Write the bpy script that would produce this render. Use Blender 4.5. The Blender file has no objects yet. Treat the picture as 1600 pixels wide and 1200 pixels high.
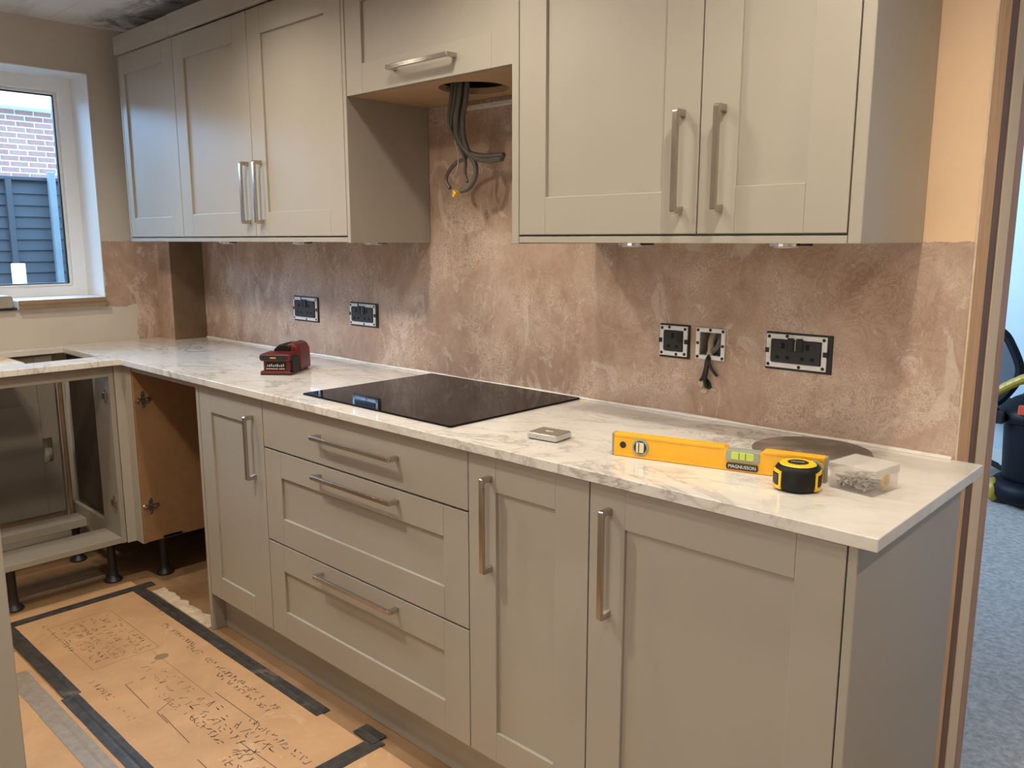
import bpy, bmesh, math, random
from mathutils import Vector, Matrix, noise
random.seed(7)
S = bpy.context.scene
COL = S.collection
PI = math.pi
ZO = 0.05            # the kitchen floor lies at z = -0.05 in the working figures; everything is lifted by ZO at the end
FZ = -0.05

# ---------------------------------------------------------------- camera, world, lights
cam_d = bpy.data.cameras.new('camera')
cam_d.sensor_width = 36.0
cam_d.lens = 1292.08 / 1600 * 36.0
cam_d.clip_start = 0.05
cam_d.clip_end = 200
cam = bpy.data.objects.new('camera', cam_d)
COL.objects.link(cam)
cam.location = (2.7252, -1.8908, 1.3568 + ZO)
cam.rotation_euler = (PI / 2 - 0.1726, 0, 0.7532)
S.camera = cam

S.view_settings.view_transform = 'Standard'
S.view_settings.look = 'None'
S.view_settings.gamma = 1.0
S.view_settings.use_curve_mapping = False
S.view_settings.exposure = 0.0

W = bpy.data.worlds.new('overcast_sky')
S.world = W
W.use_nodes = True
wb = W.node_tree.nodes['Background']
wb.inputs[0].default_value = (0.31, 0.61, 1.0, 1)
wb.inputs[1].default_value = 16.5

def light(name, kind, loc, energy, color, size=0.1, rot=(0, 0, 0), size_y=None, spot=None, blend=0.5):
    d = bpy.data.lights.new(name, kind)
    d.energy = energy
    d.color = color
    if kind == 'AREA':
        d.shape = 'RECTANGLE'
        d.size = size
        d.size_y = size_y or size
    else:
        d.shadow_soft_size = size
    if kind == 'SPOT':
        d.spot_size = math.radians(spot)
        d.spot_blend = blend
    o = bpy.data.objects.new(name, d)
    COL.objects.link(o)
    o.location = (loc[0], loc[1], loc[2] + ZO)
    o.rotation_euler = rot
    return o

WARM = (1.0, 0.885, 0.725)
# assumed recessed ceiling downlights in one row above the worktop edge
for lx, le in ((0.29, 23), (1.24, 29), (2.19, 35)):
    light('assumed_downlight_or_fill', 'SPOT', (lx, -0.75, 2.235), le, WARM, 0.035, spot=150, blend=1.0)
light('assumed_downlight_or_fill', 'SPOT', (3.20, -0.60, 2.235), 46, (1.0, 0.82, 0.60), 0.04, spot=165, blend=0.9)  # unseen spot added to light the doorway timber and facing end panels
for lx, ly, le in ((-0.30, -1.30, 42), (0.62, -1.45, 66), (2.0, -1.95, 24)):  # extra fill spots added over the aisle to brighten the fronts
    light('assumed_downlight_or_fill', 'SPOT', (lx, ly, 2.235), le, WARM, 0.05, spot=168, blend=0.9)
# soft fill added behind the camera
light('rear_fill_light', 'AREA', (2.0, -2.84, 1.15), 15, (1.0, 0.93, 0.84), 1.3, (PI / 2, 0, 0), 1.9)
# sky portal in the kitchen window opening
p = light('kitchen_window_portal', 'AREA', (-1.40, -0.95, 1.58), 1, (1, 1, 1), 1.1, (0, -PI / 2, 0), 1.0)
p.data.size, p.data.size_y = 0.95, 1.1
p.data.cycles.is_portal = True
# area light added for assumed daylight in the next room; no window there
nl = light('next_room_fill', 'AREA', (-0.9, 1.4, 1.75), 165, (0.54, 0.76, 1.0), 1.2, (0, -PI / 2 - 0.22, 0.62), 1.8)
nl.data.spread = math.radians(115)

# ---------------------------------------------------------------- material helpers
class NT:
    def __init__(s, name):
        s.m = bpy.data.materials.new(name)
        s.m.use_nodes = True
        s.t = s.m.node_tree
        s.b = s.t.nodes['Principled BSDF']
        s.co = s.t.nodes.new('ShaderNodeTexCoord')
    def n(s, typ, **kw):
        nd = s.t.nodes.new(typ)
        for k, v in kw.items():
            setattr(nd, k, v)
        return nd
    def l(s, a, b):
        s.t.links.new(a, b)
    def mapping(s, scale=(1, 1, 1), rot=(0, 0, 0), loc=(0, 0, 0), src='Object'):
        m = s.n('ShaderNodeMapping')
        m.inputs['Scale'].default_value = scale
        m.inputs['Rotation'].default_value = rot
        m.inputs['Location'].default_value = loc
        s.l(s.co.outputs[src], m.inputs['Vector'])
        return m.outputs[0]
    def noise(s, vec, scale, detail=5, rough=0.55, dist=0.0):
        nd = s.n('ShaderNodeTexNoise')
        nd.inputs['Scale'].default_value = scale
        nd.inputs['Detail'].default_value = detail
        nd.inputs['Roughness'].default_value = rough
        nd.inputs['Distortion'].default_value = dist
        s.l(vec, nd.inputs['Vector'])
        return nd.outputs[0]
    def ramp(s, fac, stops):
        r = s.n('ShaderNodeValToRGB')
        els = r.color_ramp.elements
        while len(els) < len(stops):
            els.new(0.5)
        for e, (p, c) in zip(els, stops):
            e.position = p
            e.color = (*c, 1) if isinstance(c, tuple) else (c, c, c, 1)
        s.l(fac, r.inputs[0])
        return r.outputs[0]
    def mix(s, fac, a, b, mode='MIX'):
        m = s.n('ShaderNodeMix', data_type='RGBA', blend_type=mode)
        for sock, v in ((m.inputs[0], fac), (m.inputs[6], a), (m.inputs[7], b)):
            if isinstance(v, (int, float)):
                sock.default_value = v
            elif isinstance(v, tuple):
                sock.default_value = (*v, 1)
            else:
                s.l(v, sock)
        return m.outputs[2]
    def math(s, op, a, b=0.0, clamp=False):
        m = s.n('ShaderNodeMath', operation=op, use_clamp=clamp)
        for sock, v in ((m.inputs[0], a), (m.inputs[1], b)):
            if isinstance(v, (int, float)):
                sock.default_value = v
            else:
                s.l(v, sock)
        return m.outputs[0]
    def bump(s, h, strength=0.2, dist=0.002):
        b = s.n('ShaderNodeBump')
        b.inputs['Strength'].default_value = strength
        b.inputs['Distance'].default_value = dist
        s.l(h, b.inputs['Height'])
        s.l(b.outputs[0], s.b.inputs['Normal'])
    def out(s, color=None, rough=0.5, metal=0.0, spec=None):
        if color is not None:
            if isinstance(color, tuple):
                s.b.inputs['Base Color'].default_value = (*color, 1)
            else:
                s.l(color, s.b.inputs['Base Color'])
        if isinstance(rough, (int, float)):
            s.b.inputs['Roughness'].default_value = rough
        else:
            s.l(rough, s.b.inputs['Roughness'])
        s.b.inputs['Metallic'].default_value = metal
        if spec is not None:
            s.b.inputs['Specular IOR Level'].default_value = spec
        return s.m

def plain(name, col, rough=0.5, metal=0.0, var=0.06, scale=6.0, spec=None):
    t = NT(name)
    f = t.noise(t.mapping(), scale, 4)
    a = tuple(max(0, c * (1 - var)) for c in col)
    b = tuple(min(1, c * (1 + var)) for c in col)
    return t.out(t.ramp(f, [(0.3, a), (0.7, b)]), rough, metal, spec)

def wood(name, dark, light_, scale=(1, 1, 1), rough=0.6):
    t = NT(name)
    v = t.mapping(scale)
    f = t.noise(v, 9, 6, 0.6, 0.6)
    g = t.noise(v, 60, 3, 0.6)
    c = t.ramp(f, [(0.3, dark), (0.7, light_)])
    c = t.mix(0.25, c, t.ramp(g, [(0.3, tuple(x * 0.7 for x in dark)), (0.7, light_)]))
    t.bump(g, 0.15, 0.001)
    return t.out(c, rough)

def plaster_nodes(t):
    v = t.mapping()
    big = t.noise(v, 2.2, 5, 0.55, 0.8)
    mid = t.noise(t.mapping((1.0, 1.0, 0.55)), 9, 8, 0.65, 1.6)
    fine = t.noise(v, 45, 6, 0.7, 1.2)
    base = t.ramp(big, [(0.32, (0.33, 0.205, 0.138)), (0.5, (0.43, 0.285, 0.205)), (0.7, (0.52, 0.375, 0.295))])
    base = t.mix(0.35, base, t.ramp(mid, [(0.35, (0.30, 0.185, 0.125)), (0.62, (0.56, 0.415, 0.335))]))
    # skim residue: ragged pale streaks, smears and flecks
    r = t.math('ABSOLUTE', t.math('SUBTRACT', t.noise(v, 16, 8, 0.72, 2.6), 0.5))
    ridg = t.ramp(r, [(0.0, 1.0), (0.03, 0.0)])
    r2 = t.math('ABSOLUTE', t.math('SUBTRACT', t.noise(t.mapping((1, 1, 1), loc=(9, 3, 2)), 38, 7, 0.7, 2.0), 0.5))
    ridg2 = t.ramp(r2, [(0.0, 1.0), (0.045, 0.0)])
    where = t.ramp(t.noise(t.mapping((1, 1, 1), loc=(3, 0, 1)), 3.4, 4, 0.62, 0.6), [(0.46, 0.0), (0.60, 1.0)])
    pale = (0.78, 0.665, 0.57)
    col = t.mix(t.math('MULTIPLY', t.math('MULTIPLY', t.math('MAXIMUM', ridg, t.math('MULTIPLY', ridg2, 0.85)), where), 0.88), base, pale)
    patch = t.ramp(t.noise(t.mapping((1.3, 1.3, 0.75), loc=(1, 2, 5)), 6.5, 10, 0.75, 1.2), [(0.555, 0.0), (0.60, 1.0)])
    col = t.mix(t.math('MULTIPLY', patch, 0.5), col, (0.74, 0.63, 0.55))
    fl = t.ramp(fine, [(0.62, 0.0), (0.68, 1.0)])
    col = t.mix(t.math('MULTIPLY', fl, 0.5), col, (0.76, 0.65, 0.56))
    dk = t.ramp(t.noise(t.mapping((1, 1, 1), loc=(7, 7, 7)), 60, 5, 0.7), [(0.64, 0.0), (0.72, 1.0)])
    col = t.mix(t.math('MULTIPLY', dk, 0.35), col, (0.22, 0.13, 0.085))
    h = t.math('ADD', t.math('MULTIPLY', mid, 0.7), t.math('ADD', t.math('MULTIPLY', patch, 0.25), t.math('MULTIPLY', ridg, 0.2)))
    return col, h

def sep(t, src='Object'):
    s = t.n('ShaderNodeSeparateXYZ')
    t.l(t.co.outputs[src], s.inputs[0])
    return s.outputs

def wall_mat(name, paint, rects, axis):
    """painted wall with bare plaster in the given rectangles of the wall (u0,u1,z0,z1), ragged edges; object space = working figures"""
    t = NT(name)
    col, h = plaster_nodes(t)
    x = sep(t)
    jag = t.math('MULTIPLY', t.math('SUBTRACT', t.noise(t.mapping(), 14, 5, 0.65), 0.5), 0.075)
    u = t.math('ADD', x[0 if axis == 'x' else 1], jag)
    z = t.math('ADD', x[2], t.math('MULTIPLY', jag, 0.5))
    mask = None
    for (u0, u1, z0, z1) in rects:
        m = t.math('MULTIPLY', t.math('GREATER_THAN', u, u0), t.math('LESS_THAN', u, u1))
        m = t.math('MULTIPLY', m, t.math('MULTIPLY', t.math('GREATER_THAN', z, z0), t.math('LESS_THAN', z, z1)))
        mask = m if mask is None else t.math('MAXIMUM', mask, m)
    n2 = t.noise(t.mapping(), 4, 5, 0.6)
    p = t.ramp(n2, [(0.3, tuple(c * 0.93 for c in paint)), (0.7, tuple(min(1, c * 1.04) for c in paint))])
    c = t.mix(mask, p, col)
    hh = t.math('SUBTRACT', t.math('MULTIPLY', h, mask), t.math('MULTIPLY', mask, 0.5))
    t.bump(hh, 0.5, 0.004)
    return t.out(c, 0.52, 0, 0.5)

M = {}
def cab_mat():
    t = NT('cabinet_paint')
    f = t.noise(t.mapping(), 3.0, 3)
    g = t.noise(t.mapping(), 220, 2)
    c = t.ramp(f, [(0.3, (0.365, 0.335, 0.285)), (0.7, (0.385, 0.355, 0.302))])
    t.bump(g, 0.03, 0.0004)
    return t.out(c, 0.36, 0, 0.45)
M['cab'] = cab_mat()
M['carcass'] = plain('cabinet_carcass', (0.30, 0.27, 0.225), 0.5)
M['void_shade'] = plain('painted_void_shade', (0.055, 0.036, 0.024), 0.7, 0, 0.3, 8)
M['back_board'] = plain('dull_back_board', (0.20, 0.175, 0.145), 0.7)
M['dark_gap'] = plain('dark_interior', (0.05, 0.045, 0.04), 0.8)
M['brown_board'] = plain('brown_chipboard', (0.27, 0.15, 0.07), 0.55, 0, 0.10, 30)
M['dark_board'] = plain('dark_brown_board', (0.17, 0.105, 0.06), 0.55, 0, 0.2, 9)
M['under_board'] = plain('raw_board_underside', (0.52, 0.36, 0.21), 0.55, 0, 0.08, 14)
M['steel'] = plain('brushed_steel', (0.52, 0.48, 0.43), 0.22, 1.0, 0.05, 40)
M['chrome'] = plain('bright_chrome', (0.85, 0.86, 0.88), 0.15, 1.0, 0.02)
M['black'] = plain('black_plastic', (0.012, 0.012, 0.013), 0.4, 0, 0.2)
M['blackfeet'] = plain('black_leg_plastic', (0.018, 0.017, 0.017), 0.45, 0, 0.2)
M['module'] = plain('black_socket_plastic', (0.022, 0.024, 0.030), 0.35, 0, 0.1)
M['torn'] = plain('torn_plaster', (0.52, 0.42, 0.34), 0.9, 0, 0.1, 60)
M['hole'] = plain('hole_black', (0.003, 0.003, 0.003), 0.9)
M['grid'] = plain('zinc_socket_grid', (0.82, 0.84, 0.87), 0.3, 0.4, 0.06, 60)
M['upvc'] = plain('white_window_plastic', (0.84, 0.86, 0.88), 0.35, 0, 0.02)
M['reveal'] = plain('white_reveal_paint', (0.78, 0.78, 0.77), 0.6, 0, 0.03)
M['sill'] = plain('white_sill_top', (0.85, 0.85, 0.83), 0.4, 0, 0.03)
M['timber'] = wood('orange_softwood', (0.66, 0.36, 0.14), (0.88, 0.54, 0.26), (6, 6, 0.6))
M['timber_shaded'] = wood('shaded_softwood', (0.13, 0.065, 0.03), (0.24, 0.125, 0.065), (6, 6, 0.6))
M['timber_pink'] = wood('rough_sawn_softwood', (0.36, 0.21, 0.145), (0.54, 0.34, 0.24), (6, 6, 0.6))
M['board_edge'] = wood('layered_board_edge', (0.20, 0.13, 0.075), (0.34, 0.235, 0.145), (1, 0.6, 9))
M['plank'] = wood('weathered_plank', (0.22, 0.15, 0.10), (0.40, 0.30, 0.21), (5, 0.7, 5))
M['grey_block'] = plain('grey_brown_block', (0.30, 0.27, 0.23), 0.5, 0, 0.15, 20)
M['cable'] = plain('grey_cable_sheath', (0.105, 0.098, 0.088), 0.42, 0, 0.12, 30)
M['copper_white'] = plain('pale_bare_wire', (0.6, 0.5, 0.4), 0.4, 0.2)
M['yellow'] = plain('yellow_paint', (0.86, 0.44, 0.015), 0.36, 0, 0.06, 25)
M['yellow2'] = plain('yellow_plastic', (0.88, 0.55, 0.02), 0.4, 0, 0.04)
M['gold'] = plain('gold_connector', (0.9, 0.55, 0.04), 0.35, 0.2, 0.1)
M['greygreen'] = plain('grey_level_plastic', (0.30, 0.33, 0.29), 0.4)
M['vial'] = plain('green_vial_fluid', (0.50, 0.60, 0.10), 0.1)
M['vial_pale'] = plain('pale_vial_fluid', (0.75, 0.68, 0.45), 0.15)
M['print_white'] = plain('white_print', (0.75, 0.75, 0.72), 0.5, 0, 0.02)
M['print_orange'] = plain('orange_print', (0.8, 0.35, 0.05), 0.5, 0, 0.02)
M['red'] = plain('dark_red_plastic', (0.105, 0.006, 0.006), 0.38, 0, 0.15)
M['dkgrey'] = plain('charcoal_plastic', (0.008, 0.0075, 0.007), 0.5, 0, 0.2, spec=0.25)
M['alu'] = plain('silver_box_side', (0.62, 0.60, 0.57), 0.32, 0.6, 0.03)
M['alu_top'] = plain('silver_box_top', (0.30, 0.27, 0.23), 0.4, 0.5, 0.05, 50)
M['screw'] = plain('zinc_screws', (0.52, 0.49, 0.44), 0.3, 0.9, 0.2, 90)
M['tape'] = None
M['vac'] = plain('dark_blue_black_plastic', (0.005, 0.006, 0.010), 0.5, 0, 0.2, spec=0.15)
M['vac_red'] = plain('orange_red_switch', (0.55, 0.07, 0.03), 0.4)
M['hose'] = plain('olive_yellow_hose', (0.34, 0.22, 0.015), 0.45, 0, 0.1)
M['mesh_grey'] = plain('grey_blue_infill', (0.07, 0.085, 0.11), 0.6)
M['skirting'] = plain('white_skirting', (0.6, 0.6, 0.6), 0.5)
M['caulk'] = plain('white_sealant', (0.78, 0.75, 0.70), 0.5, 0, 0.08, 40)
M['soffit'] = plain('white_fascia', (0.85, 0.85, 0.85), 0.4)
M['mortar'] = plain('pale_mortar', (0.44, 0.37, 0.31), 0.9)
M['paper'] = plain('torn_pale_paper', (0.62, 0.50, 0.36), 0.8, 0, 0.2, 25)
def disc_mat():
    t = NT('mottled_dark_disc')
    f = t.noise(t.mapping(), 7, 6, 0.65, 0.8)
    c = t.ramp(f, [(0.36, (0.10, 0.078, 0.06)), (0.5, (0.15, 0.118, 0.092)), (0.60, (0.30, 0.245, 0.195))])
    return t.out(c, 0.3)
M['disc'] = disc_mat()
M['plastersub'] = None

def stone_mat():
    t = NT('marble_effect_laminate')
    v = t.mapping((1.0, 1.6, 1.0), (0, 0, math.radians(-24)))
    a = t.math('ABSOLUTE', t.math('SUBTRACT', t.noise(v, 3.1, 7, 0.62, 1.3), 0.5))
    b = t.math('ABSOLUTE', t.math('SUBTRACT', t.noise(t.mapping((1, 2.2, 1), (0, 0, math.radians(-30)), (4, 2, 0)), 7.0, 6, 0.6, 1.1), 0.5))
    v1 = t.ramp(a, [(0.0, 1.0), (0.018, 0.25), (0.05, 0.0)])
    v2 = t.ramp(b, [(0.0, 0.8), (0.012, 0.0)])
    gate = t.ramp(t.noise(t.mapping(), 2.4, 3), [(0.42, 0.15), (0.62, 1.0)])
    vein = t.math('MULTIPLY', t.math('MAXIMUM', v1, v2), gate)
    cloud = t.ramp(t.noise(v, 2.0, 5, 0.6, 0.8), [(0.3, (0.64, 0.605, 0.555)), (0.6, (0.75, 0.725, 0.685))])
    c = t.mix(t.math('MULTIPLY', vein, 0.72), cloud, (0.27, 0.245, 0.225))
    return t.out(c, 0.07, 0, 0.75)
M['stone'] = stone_mat()

def hob_mat():
    t = NT('black_glass')
    f = t.noise(t.mapping(), 9, 6, 0.7, 1.0)
    r = t.ramp(f, [(0.4, 0.03), (0.75, 0.12)])
    return t.out((0.005, 0.004, 0.004), r, 0, 0.1)
M['hob'] = hob_mat()

def fibre(name, a, b, c3):
    t = NT(name)
    v = t.mapping()
    f = t.noise(v, 5, 6, 0.6, 0.4)
    g = t.noise(v, 55, 5, 0.7)
    k = t.noise(t.mapping((1, 1, 1), loc=(5, 1, 0)), 3.2, 7, 0.7, 1.0)
    c = t.ramp(f, [(0.3, a), (0.7, b)])
    c = t.mix(t.math('MULTIPLY', t.ramp(g, [(0.62, 0.0), (0.72, 1.0)]), 0.4), c, c3)
    c = t.mix(t.math('MULTIPLY', t.ramp(k, [(0.60, 0.0), (0.68, 1.0)]), 0.35), c, c3)
    t.bump(g, 0.1, 0.001)
    return t.out(c, 0.62, 0, 0.3)
M['cardboard'] = fibre('brown_protection_board', (0.48, 0.28, 0.145), (0.60, 0.37, 0.20), (0.76, 0.57, 0.38))
M['subfloor'] = fibre('brown_hardboard_floor', (0.22, 0.125, 0.06), (0.36, 0.215, 0.11), (0.50, 0.36, 0.22))
M['print'] = plain('faded_dark_ink', (0.12, 0.085, 0.06), 0.7)
M['print_faint'] = plain('very_faded_ink', (0.27, 0.175, 0.10), 0.7)

def tape_mat(name, a, b):
    t = NT(name)
    f = t.noise(t.mapping((1, 1, 1)), 30, 6, 0.7)
    g = t.noise(t.mapping(), 5, 5, 0.7, 1)
    c = t.ramp(f, [(0.35, a), (0.7, b)])
    c = t.mix(t.math('MULTIPLY', t.ramp(g, [(0.6, 0.0), (0.7, 1.0)]), 0.35), c, (0.35, 0.27, 0.2))
    return t.out(c, 0.42, 0, 0.4)
M['tape'] = tape_mat('black_cloth_tape', (0.030, 0.028, 0.026), (0.085, 0.077, 0.070))
M['tape_grey'] = tape_mat('worn_grey_tape', (0.26, 0.22, 0.18), (0.36, 0.31, 0.26))

def carpet_mat():
    t = NT('grey_floor_covering')
    f = t.noise(t.mapping(), 45, 6, 0.8)
    g = t.noise(t.mapping(), 1.6, 4)
    c = t.ramp(f, [(0.38, (0.30, 0.275, 0.265)), (0.62, (0.70, 0.65, 0.62))])
    c = t.mix(0.3, c, t.ramp(g, [(0.35, (0.18, 0.165, 0.155)), (0.65, (0.38, 0.355, 0.345))]))
    t.bump(f, 0.4, 0.004)
    return t.out(c, 0.55)
M['greyfloor'] = carpet_mat()

def ceil_mat():
    t = NT('skimmed_ceiling')
    v = t.mapping()
    f = t.noise(v, 2.5, 6, 0.6, 0.5)
    g = t.noise(t.mapping((0.35, 3.0, 1)), 4, 5, 0.6)
    c = t.ramp(f, [(0.3, (0.58, 0.57, 0.555)), (0.7, (0.74, 0.73, 0.715))])
    c = t.mix(t.math('MULTIPLY', t.ramp(g, [(0.55, 0.0), (0.62, 1.0)]), 0.25), c, (0.36, 0.33, 0.30))
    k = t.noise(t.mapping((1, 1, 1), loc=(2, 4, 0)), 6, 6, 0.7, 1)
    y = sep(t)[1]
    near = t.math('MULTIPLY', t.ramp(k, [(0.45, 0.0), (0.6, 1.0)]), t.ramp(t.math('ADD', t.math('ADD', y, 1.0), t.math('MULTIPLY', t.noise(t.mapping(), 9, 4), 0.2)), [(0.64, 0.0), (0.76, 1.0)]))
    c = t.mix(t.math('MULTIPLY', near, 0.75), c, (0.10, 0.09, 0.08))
    return t.out(c, 0.8, 0, 0.2)
M['ceiling'] = ceil_mat()

def brick_mat(name, a, b):
    t = NT(name)
    oi = t.n('ShaderNodeObjectInfo')
    f = t.noise(t.mapping(), 25, 5, 0.7)
    c = t.mix(oi.outputs['Random'], a, b)
    c = t.mix(0.35, c, t.ramp(f, [(0.35, tuple(x * 0.7 for x in a)), (0.7, b)]))
    return t.out(c, 0.85)
M['brick'] = brick_mat('red_brick', (0.155, 0.058, 0.040), (0.215, 0.098, 0.072))
def brickwall_mat():
    t = NT('distant_brickwork')
    b = t.n('ShaderNodeTexBrick')
    b.inputs['Color1'].default_value = (0.135, 0.047, 0.028, 1)
    b.inputs['Color2'].default_value = (0.175, 0.070, 0.046, 1)
    b.inputs['Mortar'].default_value = (0.26, 0.215, 0.18, 1)
    b.inputs['Scale'].default_value = 1.0
    b.inputs['Brick Width'].default_value = 0.225
    b.inputs['Row Height'].default_value = 0.075
    b.inputs['Mortar Size'].default_value = 0.006
    m = t.n('ShaderNodeMapping')
    m.inputs['Rotation'].default_value = (PI / 2, 0, PI / 2)
    t.l(t.co.outputs['Object'], m.inputs[0])
    t.l(m.outputs[0], b.inputs[0])
    return t.out(b.outputs[0], 0.9)
M['brickwall'] = brickwall_mat()
M['fence'] = wood('blue_grey_fence_stain', (0.0075, 0.0060, 0.0070), (0.019, 0.015, 0.0165), (4, 0.6, 9), 0.7)
M['fencepost'] = plain('pale_grey_post', (0.085, 0.085, 0.085), 0.7, 0, 0.1)
M['ground'] = plain('paving', (0.3, 0.29, 0.27), 0.85, 0, 0.2, 3)
M['stick'] = plain('white_post_paint', (0.75, 0.8, 0.75), 0.6)
M['cream'] = plain('cream_wall_paint', (0.78, 0.64, 0.47), 0.7, 0, 0.04)
M['white_wall'] = plain('off_white_wall', (0.74, 0.70, 0.63), 0.7, 0, 0.03)
M['pale_wall'] = plain('pale_grey_wall', (0.46, 0.55, 0.62), 0.75, 0, 0.04, 2)

def clear_plastic(name, k, base):
    t = NT(name)
    t.out((0.80, 0.78, 0.75), 0.18, 0, 0.6)
    tr = t.n('ShaderNodeBsdfTransparent')
    tr.inputs[0].default_value = (0.97, 0.96, 0.95, 1)
    lw = t.n('ShaderNodeLayerWeight')
    lw.inputs[0].default_value = 0.35
    f = t.math('ADD', t.math('MULTIPLY', lw.outputs['Facing'], k), base)
    mx = t.n('ShaderNodeMixShader')
    t.l(f, mx.inputs[0])
    t.l(tr.outputs[0], mx.inputs[1])
    t.l(t.b.outputs[0], mx.inputs[2])
    t.l(mx.outputs[0], t.t.nodes['Material Output'].inputs[0])
    return t.m
M['clear'] = clear_plastic('clear_plastic', 0.30, 0.06)
M['clear_lid'] = clear_plastic('hazy_clear_plastic', 0.40, 0.16)
def glass_mat():
    t = NT('window_glass')
    tr = t.n('ShaderNodeBsdfTransparent')
    gl = t.n('ShaderNodeBsdfGlossy')
    gl.inputs['Roughness'].default_value = 0.02
    fr = t.n('ShaderNodeFresnel')
    fr.inputs[0].default_value = 1.3
    mx = t.n('ShaderNodeMixShader')
    t.l(fr.outputs[0], mx.inputs[0])
    t.l(tr.outputs[0], mx.inputs[1])
    t.l(gl.outputs[0], mx.inputs[2])
    t.l(mx.outputs[0], t.t.nodes['Material Output'].inputs[0])
    return t.m
M['glass'] = glass_mat()

# ---------------------------------------------------------------- mesh helpers
def BM():
    return bmesh.new()

def box(bm, x0, x1, y0, y1, z0, z1):
    vs = [bm.verts.new(c) for c in ((x0, y0, z0), (x1, y0, z0), (x1, y1, z0), (x0, y1, z0),
                                    (x0, y0, z1), (x1, y0, z1), (x1, y1, z1), (x0, y1, z1))]
    for f in ((0, 3, 2, 1), (4, 5, 6, 7), (0, 1, 5, 4), (1, 2, 6, 5), (2, 3, 7, 6), (3, 0, 4, 7)):
        bm.faces.new([vs[i] for i in f])
    return bm

def bx(*a):
    return box(BM(), *a)

def cells(us, vs, filled, w0, w1, axis='z'):
    """solid slab made of the filled cells of a grid; axis is the thickness direction"""
    bm = BM()
    def P(u, v, w):
        return {'z': (u, v, w), 'y': (u, w, v), 'x': (w, u, v)}[axis]
    vert = {}
    def V(i, j, k):
        if (i, j, k) not in vert:
            vert[(i, j, k)] = bm.verts.new(P(us[i], vs[j], (w0, w1)[k]))
        return vert[(i, j, k)]
    nu, nv = len(us) - 1, len(vs) - 1
    F = lambda i, j: 0 <= i < nu and 0 <= j < nv and filled(i, j)
    for i in range(nu):
        for j in range(nv):
            if not F(i, j):
                continue
            bm.faces.new([V(i, j, 1), V(i + 1, j, 1), V(i + 1, j + 1, 1), V(i, j + 1, 1)])
            bm.faces.new([V(i, j, 0), V(i, j + 1, 0), V(i + 1, j + 1, 0), V(i + 1, j, 0)])
            if not F(i, j - 1): bm.faces.new([V(i, j, 0), V(i + 1, j, 0), V(i + 1, j, 1), V(i, j, 1)])
            if not F(i, j + 1): bm.faces.new([V(i, j + 1, 1), V(i + 1, j + 1, 1), V(i + 1, j + 1, 0), V(i, j + 1, 0)])
            if not F(i - 1, j): bm.faces.new([V(i, j, 1), V(i, j + 1, 1), V(i, j + 1, 0), V(i, j, 0)])
            if not F(i + 1, j): bm.faces.new([V(i + 1, j, 0), V(i + 1, j + 1, 0), V(i + 1, j + 1, 1), V(i + 1, j, 1)])
    bmesh.ops.recalc_face_normals(bm, faces=bm.faces)
    return bm

def cyl(bm, c, r, h, axis='z', n=20, r2=None):
    r2 = r if r2 is None else r2
    ring = []
    for k, (rr, hh) in enumerate(((r, 0), (r2, h))):
        row = []
        for i in range(n):
            a = 2 * PI * i / n
            p = {'z': (rr * math.cos(a), rr * math.sin(a), hh), 'y': (rr * math.cos(a), hh, rr * math.sin(a)),
                 'x': (hh, rr * math.cos(a), rr * math.sin(a))}[axis]
            row.append(bm.verts.new((c[0] + p[0], c[1] + p[1], c[2] + p[2])))
        ring.append(row)
    for i in range(n):
        bm.faces.new([ring[0][i], ring[0][(i + 1) % n], ring[1][(i + 1) % n], ring[1][i]])
    bm.faces.new(ring[0][::-1])
    bm.faces.new(ring[1])
    bmesh.ops.recalc_face_normals(bm, faces=bm.faces)
    return bm

def lathe(bm, prof, c=(0, 0, 0), n=32, sx=1.0, sy=1.0):
    rows = []
    for r, z in prof:
        rows.append([bm.verts.new((c[0] + sx * r * math.cos(2 * PI * i / n), c[1] + sy * r * math.sin(2 * PI * i / n), c[2] + z)) for i in range(n)])
    for a, b in zip(rows, rows[1:]):
        for i in range(n):
            bm.faces.new([a[i], a[(i + 1) % n], b[(i + 1) % n], b[i]])
    bm.faces.new(rows[0][::-1])
    bm.faces.new(rows[-1])
    bmesh.ops.recalc_face_normals(bm, faces=bm.faces)
    return bm

def smooth_path(pts, k=6):
    P = [Vector(p) for p in pts]
    if len(P) < 3:
        return P
    out = []
    for i in range(len(P) - 1):
        p0, p1, p2, p3 = P[max(i - 1, 0)], P[i], P[i + 1], P[min(i + 2, len(P) - 1)]
        for s in range(k):
            t = s / k
            out.append(0.5 * ((2 * p1) + (p2 - p0) * t + (2 * p0 - 5 * p1 + 4 * p2 - p3) * t * t + (3 * p1 - p0 - 3 * p2 + p3) * t ** 3))
    out.append(P[-1])
    return out

def tube(bm, pts, r, n=8, smooth=True, k=6, ry=None):
    P = smooth_path(pts, k) if smooth else [Vector(p) for p in pts]
    rows = []
    up = None
    for i, p in enumerate(P):
        d = (P[min(i + 1, len(P) - 1)] - P[max(i - 1, 0)]).normalized()
        if up is None:
            up = d.orthogonal().normalized()
        up = (up - d * up.dot(d)).normalized()
        s = d.cross(up)
        rr = r(i / (len(P) - 1)) if callable(r) else r
        rows.append([bm.verts.new(p + (up * math.cos(2 * PI * j / n) + s * math.sin(2 * PI * j / n)) * rr) for j in range(n)])
    for a, b in zip(rows, rows[1:]):
        for j in range(n):
            bm.faces.new([a[j], a[(j + 1) % n], b[(j + 1) % n], b[j]])
    bm.faces.new(rows[0][::-1])
    bm.faces.new(rows[-1])
    bmesh.ops.recalc_face_normals(bm, faces=bm.faces)
    return bm

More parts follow.
